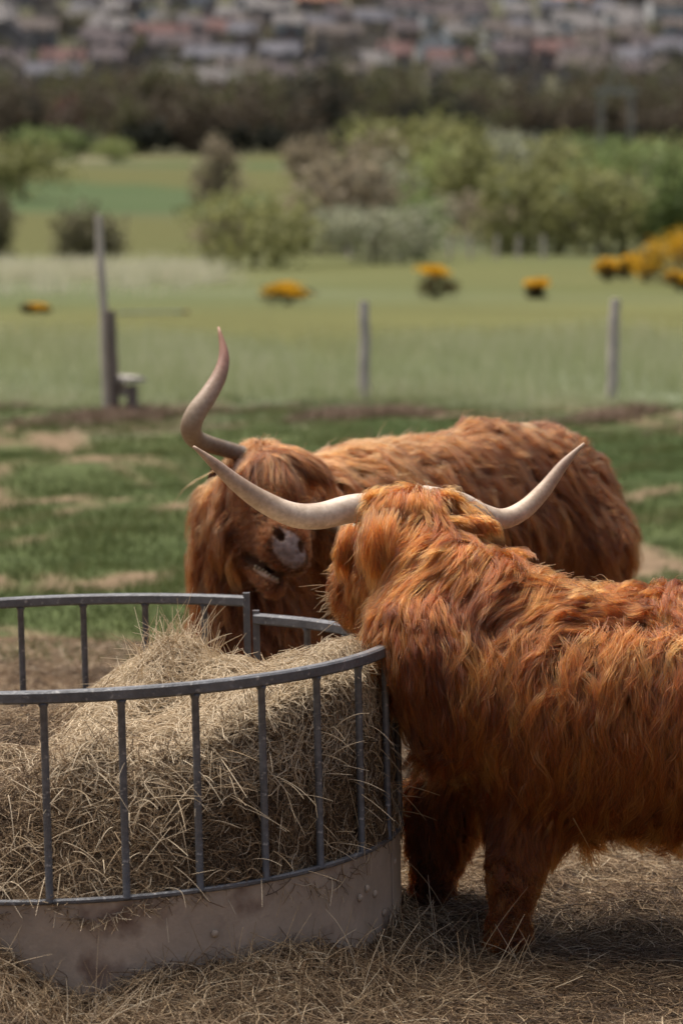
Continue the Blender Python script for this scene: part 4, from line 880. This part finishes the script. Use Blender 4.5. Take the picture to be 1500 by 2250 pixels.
for p_, Yl in lf2:
    x0 = p_[0]; R2.cone(p_, .16, (x0, Yl, .50), .085, lg, .13, .4); R2.cone((x0, Yl, .50), .075, (x0-.01, Yl, .14), .055, lg, .06, .3); R2.cone((x0-.01, Yl, .14), .056, (x0-.03, Yl, .07), .052, lg, .05, .3); hooves2.append(np.array((x0-.03, Yl, 0)))
for sx in (-1, 1):
    c = h2+bd*.08+be*.17*sx; c = np.array((c[0], c[1], .95)); st_ = c+np.array((-.02, 0, -.33)); hk = c+np.array((.14, .08, -.48)); hk[2] = .47; ft_ = hk+np.array((-.02, 0, 0)); ft_[2] = .12
    R2.cone(c, .21, st_, .135, (.3, .2, -1), .14, .35); R2.cone(st_, .12, hk, .075, lg, .10, .3); R2.cone(hk, .066, ft_, .052, lg, .05, .3); R2.cone(ft_, .054, (ft_[0]-.03, ft_[1], .07), .05, lg, .05, .3); hooves2.append(np.array((ft_[0]-.03, ft_[1], 0)))
tl = h2+bd*.33; R2.cone(tl+(0, 0, .22), .05, tl+bd*.06+(0, 0, -.1), .035, lg, .12, .3); R2.cone(tl+bd*.06+(0, 0, -.1), .035, tl+bd*.06+(0, 0, -.6), .025, lg, .25, .2)
# mouth and nostrils are carved into the same surface
pm0, pm1 = R2.hit(546, 1224, 11.2), R2.hit(626, 1264, 11.2); pmm = R2.hit(588, 1240, 11.2); R2.cut(pm0, pmm+(0, .004, 0), .023); R2.cut(pmm+(0, .004, 0), pmm+(.03, .035, -.014), .031)
n1_, n2_ = R2.hit(607, 1168, 11.2), R2.hit(661, 1196, 11.2); R2.cut(n1_, n1_+np.array((.020, .004, -.026)), .0165); R2.cut(n2_, n2_+np.array((.004, .0, -.020)), .0125)
V2, Q2 = R2.surface((axis(-.62, 1.75, .025, -.40, -.10), axis(11.55, 14.3, .025, 11.60, 12.0), axis(.03, 1.75, .025, .98, 1.30)))
c2 = empty('highland_cow', (s2[0]+.2, 12.9, 0), 'brown shaggy highland cow behind the feeder, mouth open and one horn raised', 'cow', 'highland cattle')
body2 = mesh('body', V2, Q2, m_hide, c2, True)
nosec = R2.hit(636, 1208, 11.2)
nx_ = nrm(np.array((.55, 0, -.83))); nyx = np.array((.83, 0, .55))
def nose_d(c): d = c-nosec; return np.sqrt((d@nx_/1.02)**2+(d@nyx/.74)**2+(d[:, 1]*.7)**2)
sk_ = np.maximum(sstep(.086, .074, nose_d(V2)), .7*sstep(.034, .026, np.linalg.norm(V2-n1_-np.array((.009, 0, -.012)), axis=1)))
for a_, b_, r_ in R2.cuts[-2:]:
    h_ = np.clip((V2-a_)@(b_-a_)/((b_-a_)@(b_-a_)), 0, 1); sk_ = sk_*sstep(r_+.001, r_+.007, np.linalg.norm(V2-a_-h_[:, None]*(b_-a_), axis=1))  # shade of the nostril hollows painted in with the dark hide colour
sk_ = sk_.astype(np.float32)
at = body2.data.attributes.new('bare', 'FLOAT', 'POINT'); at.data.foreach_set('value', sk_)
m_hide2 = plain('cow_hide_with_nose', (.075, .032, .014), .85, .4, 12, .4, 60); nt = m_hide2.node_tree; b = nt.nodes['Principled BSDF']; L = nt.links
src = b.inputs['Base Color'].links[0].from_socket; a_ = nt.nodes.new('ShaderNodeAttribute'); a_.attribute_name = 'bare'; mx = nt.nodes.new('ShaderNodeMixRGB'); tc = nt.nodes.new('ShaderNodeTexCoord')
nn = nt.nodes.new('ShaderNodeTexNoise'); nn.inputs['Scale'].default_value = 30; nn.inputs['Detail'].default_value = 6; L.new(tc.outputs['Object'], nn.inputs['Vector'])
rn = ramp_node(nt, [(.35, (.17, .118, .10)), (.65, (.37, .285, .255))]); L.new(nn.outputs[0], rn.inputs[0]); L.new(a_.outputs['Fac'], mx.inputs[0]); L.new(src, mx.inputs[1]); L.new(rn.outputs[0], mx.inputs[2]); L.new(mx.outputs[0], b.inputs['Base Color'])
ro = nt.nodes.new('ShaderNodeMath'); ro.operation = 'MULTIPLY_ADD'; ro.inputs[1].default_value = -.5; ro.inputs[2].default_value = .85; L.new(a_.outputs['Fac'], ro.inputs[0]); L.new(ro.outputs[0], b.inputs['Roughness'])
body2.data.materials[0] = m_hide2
def no_fur(c):
    h = np.clip((c-pm0)@(pm1-pm0)/((pm1-pm0)@(pm1-pm0)), 0, 1); return (nose_d(c) < .080) | (np.linalg.norm(c-n1_-np.array((.009, 0, -.012)), axis=1) < .030) | (np.linalg.norm(c-pm0-h[:, None]*(pm1-pm0), axis=1) < .040)
m_fur2 = fur_mat('brown_fur', (.034, .0085, .0025), (.125, .0285, .0052), (.36, .128, .034))
def on_face(c):
    D = R2.all(np.asarray(c, np.float32)); return np.isin(D.argmin(0), FACE)
FACE = [i for i, q in enumerate(R2.p) if q['L'] < .061 and q['a'][1] < 12.1]
B, R_, T_ = fur(R2, V2, Q2, 2300, 46, 4, radius=.028, skip=lambda c: no_fur(c) | on_face(c), hr=.0009)
B2, Rb, Tb = fur(R2, V2, Q2, 9000, 3, 6, radius=.010, skip=lambda c: no_fur(c) | ~on_face(c), hr=.0007)
hair('face_coat', B2, Rb, m_fur2, c2, tint=Tb+.03)
hair('fur', B, R_, m_fur2, c2, tint=T_)
m_horn2 = horn_mat('tan_horn', [(0, (.30, .27, .24)), (.22, (.20, .14, .09)), (.45, (.40, .33, .24)), (.7, (.42, .31, .24)), (.86, (.36, .19, .15)), (1, (.40, .22, .15))])
hl2 = [(560, 1005, 12.03), (515, 992, 11.99), (470, 980, 11.90), (432, 966, 11.80), (419, 940, 11.73), (432, 905, 11.72), (458, 868, 11.75), (482, 825, 11.79), (492, 778, 11.83), (480, 718, 11.88)]
horn([P(*q) for q in hl2], [.030, .032, .034, .038, .042, .040, .036, .030, .020, .004], m_horn2, c2)
horn([P(*q) for q in [(640, 1090, 12.14), (705, 1135, 12.10), (765, 1165, 12.0), (830, 1200, 11.9), (890, 1215, 11.8), (950, 1190, 11.72)]], [.036, .036, .035, .030, .020, .005], m_horn2, c2)
ear(P(505, 1030, 12.1), P(455, 1080, 12.08), .10, c2, (0, -1, .3)); ear(P(665, 1090, 12.15), P(730, 1120, 12.2), .09, c2, (0, -1, .3))
eyeball(R2.hit(553, 1105, 11.2)+np.array((.006, .008, 0)), c2, .022); eyeball(R2.hit(640, 1095, 11.2)+np.array((-.006, .008, 0)), c2, .022)
m_tooth = plain('tooth_enamel', (.36, .29, .19), .4, .15, 30); m_gum = plain('lip_skin', (.42, .30, .22), .4, .25, 30)
j0, j1 = R2.hit(558, 1250, 11.2)+np.array((0, -.002, 0)), R2.hit(612, 1280, 11.2)+np.array((0, -.002, 0)); MB().tube(spline([j0, (j0+j1)/2+np.array((0, -.008, -.001)), j1+np.array((0, -.004, 0))], 10), [.004, .008, .010, .011, .011, .011, .011, .010, .009, .004], 10).build('lower_lip', m_gum, c2, True)
for k in range(7):
    th = .010*(1-.07*k)*lr.uniform(.75, 1.1); p_ = j0+(j1-j0)*(k+.5)/7+np.array((0, -.010+.002*lr.normal(), .008+th*.4)); ax_ = nrm(np.array((.85, lr.normal(0, .1), -.5)))
    MB().tube([p_-np.array((.002, 0, .006)), p_+np.array((.001, 0, th*.5)), p_+np.array((.003, 0, th*.9)), p_+np.array((.003, 0, th))], [.0058, .0068, .0058, .003], 8).build('tooth', m_tooth, c2, True)
for p_ in hooves2: hoof(p_, c2, (-.7, -.6))
lk = []
for k in range(130):    # forelock parted at the poll and swept across the brow
    f = lr.random(); u0, v0 = 592+lr.normal(0, 16), 1000+lr.normal(0, 7)
    if f < .38: eu, ev, out = 500+lr.uniform(0, 75), 1085+lr.uniform(0, 70), -1
    elif f < .66: eu, ev, out = 575+lr.uniform(0, 100), 1090+lr.uniform(0, 40), lr.normal(0, .6)
    else: eu, ev, out = 680+lr.uniform(0, 65), 1080+lr.uniform(-6, 34), 1
    w1_ = lr.uniform(.35, .6); mu, mv = u0+(eu-u0)*w1_+out*10, v0+(ev-v0)*(w1_*.35)-4
    m2, v2_ = u0+(eu-u0)*.85+out*10, v0+(ev-v0)*.62
    lk.append(([P(u0, v0+4, 12.00), P(mu, mv, 11.92), P(m2, v2_, 11.84+.05*(out > .5)), P(eu+lr.normal(0, 6), ev, 11.82+.12*(out > .5))], 22, .0075, .0028, lr.normal(.27, .20)))
for it in [l for l in lk[:130]][::2]:
    lk.append(([p_+np.array((lr.normal(0, .012), -.02, lr.normal(0, .008))) for p_ in it[0]], 5, .0022, .0020, lr.normal(.60, .14)))
lk += hang_locks(R2, 70, (415, 520), (1040, 1340), lambda u, v: True, (.10, .2), 22, .008, .004, (.62, .14), -.03, 11.2, .05)  # paler cheek locks: light from the left painted into their tone
lk += hang_locks(R2, 260, (425, 575), (1000, 1380), lambda u, v: u < 545+.12*(v-1150) and not (u > 520 and 1140 < v < 1300), (.10, .22), 46, .014, .005, (.46, .13), -.03, 11.2)
lk += hang_locks(R2, 260, (700, 1400), (930, 1240), lambda u, v: True, (.12, .24), 34, .014, .006, (.45, .13), .10, 11.5, .02)
lk.append(([P(470, 1030, 11.95), P(420, 1060, 11.9), P(385, 1100, 11.9), P(366, 1160, 11.9)], 3, .0015, .002, .55))
PT, RD, TN = locks(lk, 10); hair('forelock', PT, RD*1.15, m_fur2, c2, tint=TN)

# ------------------------------------------------------------------ single stalks on and about the cattle
def stalk(name, pts, label, r=.0016):
    mb = MB(); c = spline(pts, 12); mb.tube(c, np.linspace(r, r*.4, 12), 5); tag(mb.build(name, plain(name+'_straw', (.40, .27, .14), .6, .2, 20), None, True), label, 'straw')
stalk('straw_stalk', [to_body(F_, u, v, .09) for u, v in [(1262, 1752), (1285, 1795), (1298, 1830), (1312, 1878)]], 'single dry stalk hanging on the flank of the near cow')
wp = []; wr = np.random.default_rng(8)
for k in range(36):
    u0, v0 = 748+wr.normal(0, 8), 1320+wr.normal(0, 22); an = wr.uniform(2.3, 4.3); l = wr.uniform(25, 70)
    wp.append(spline([P(u0, v0, 10.36), P(u0+l*.5*math.cos(an), v0-l*.5*math.sin(an)*.8, 10.3), P(u0+l*math.cos(an)+wr.normal(0, 8), v0-l*math.sin(an)*.9+10, 10.28)], 6))
tag(hair('hay_wisp', np.array(wp), np.array((.0013, .0013, .0012, .001, .0008, .0005)), m_straw, None, tint=wr.uniform(.6, .95, len(wp))), 'small wisp of hay sticking out of the near cow mouth', 'hay')
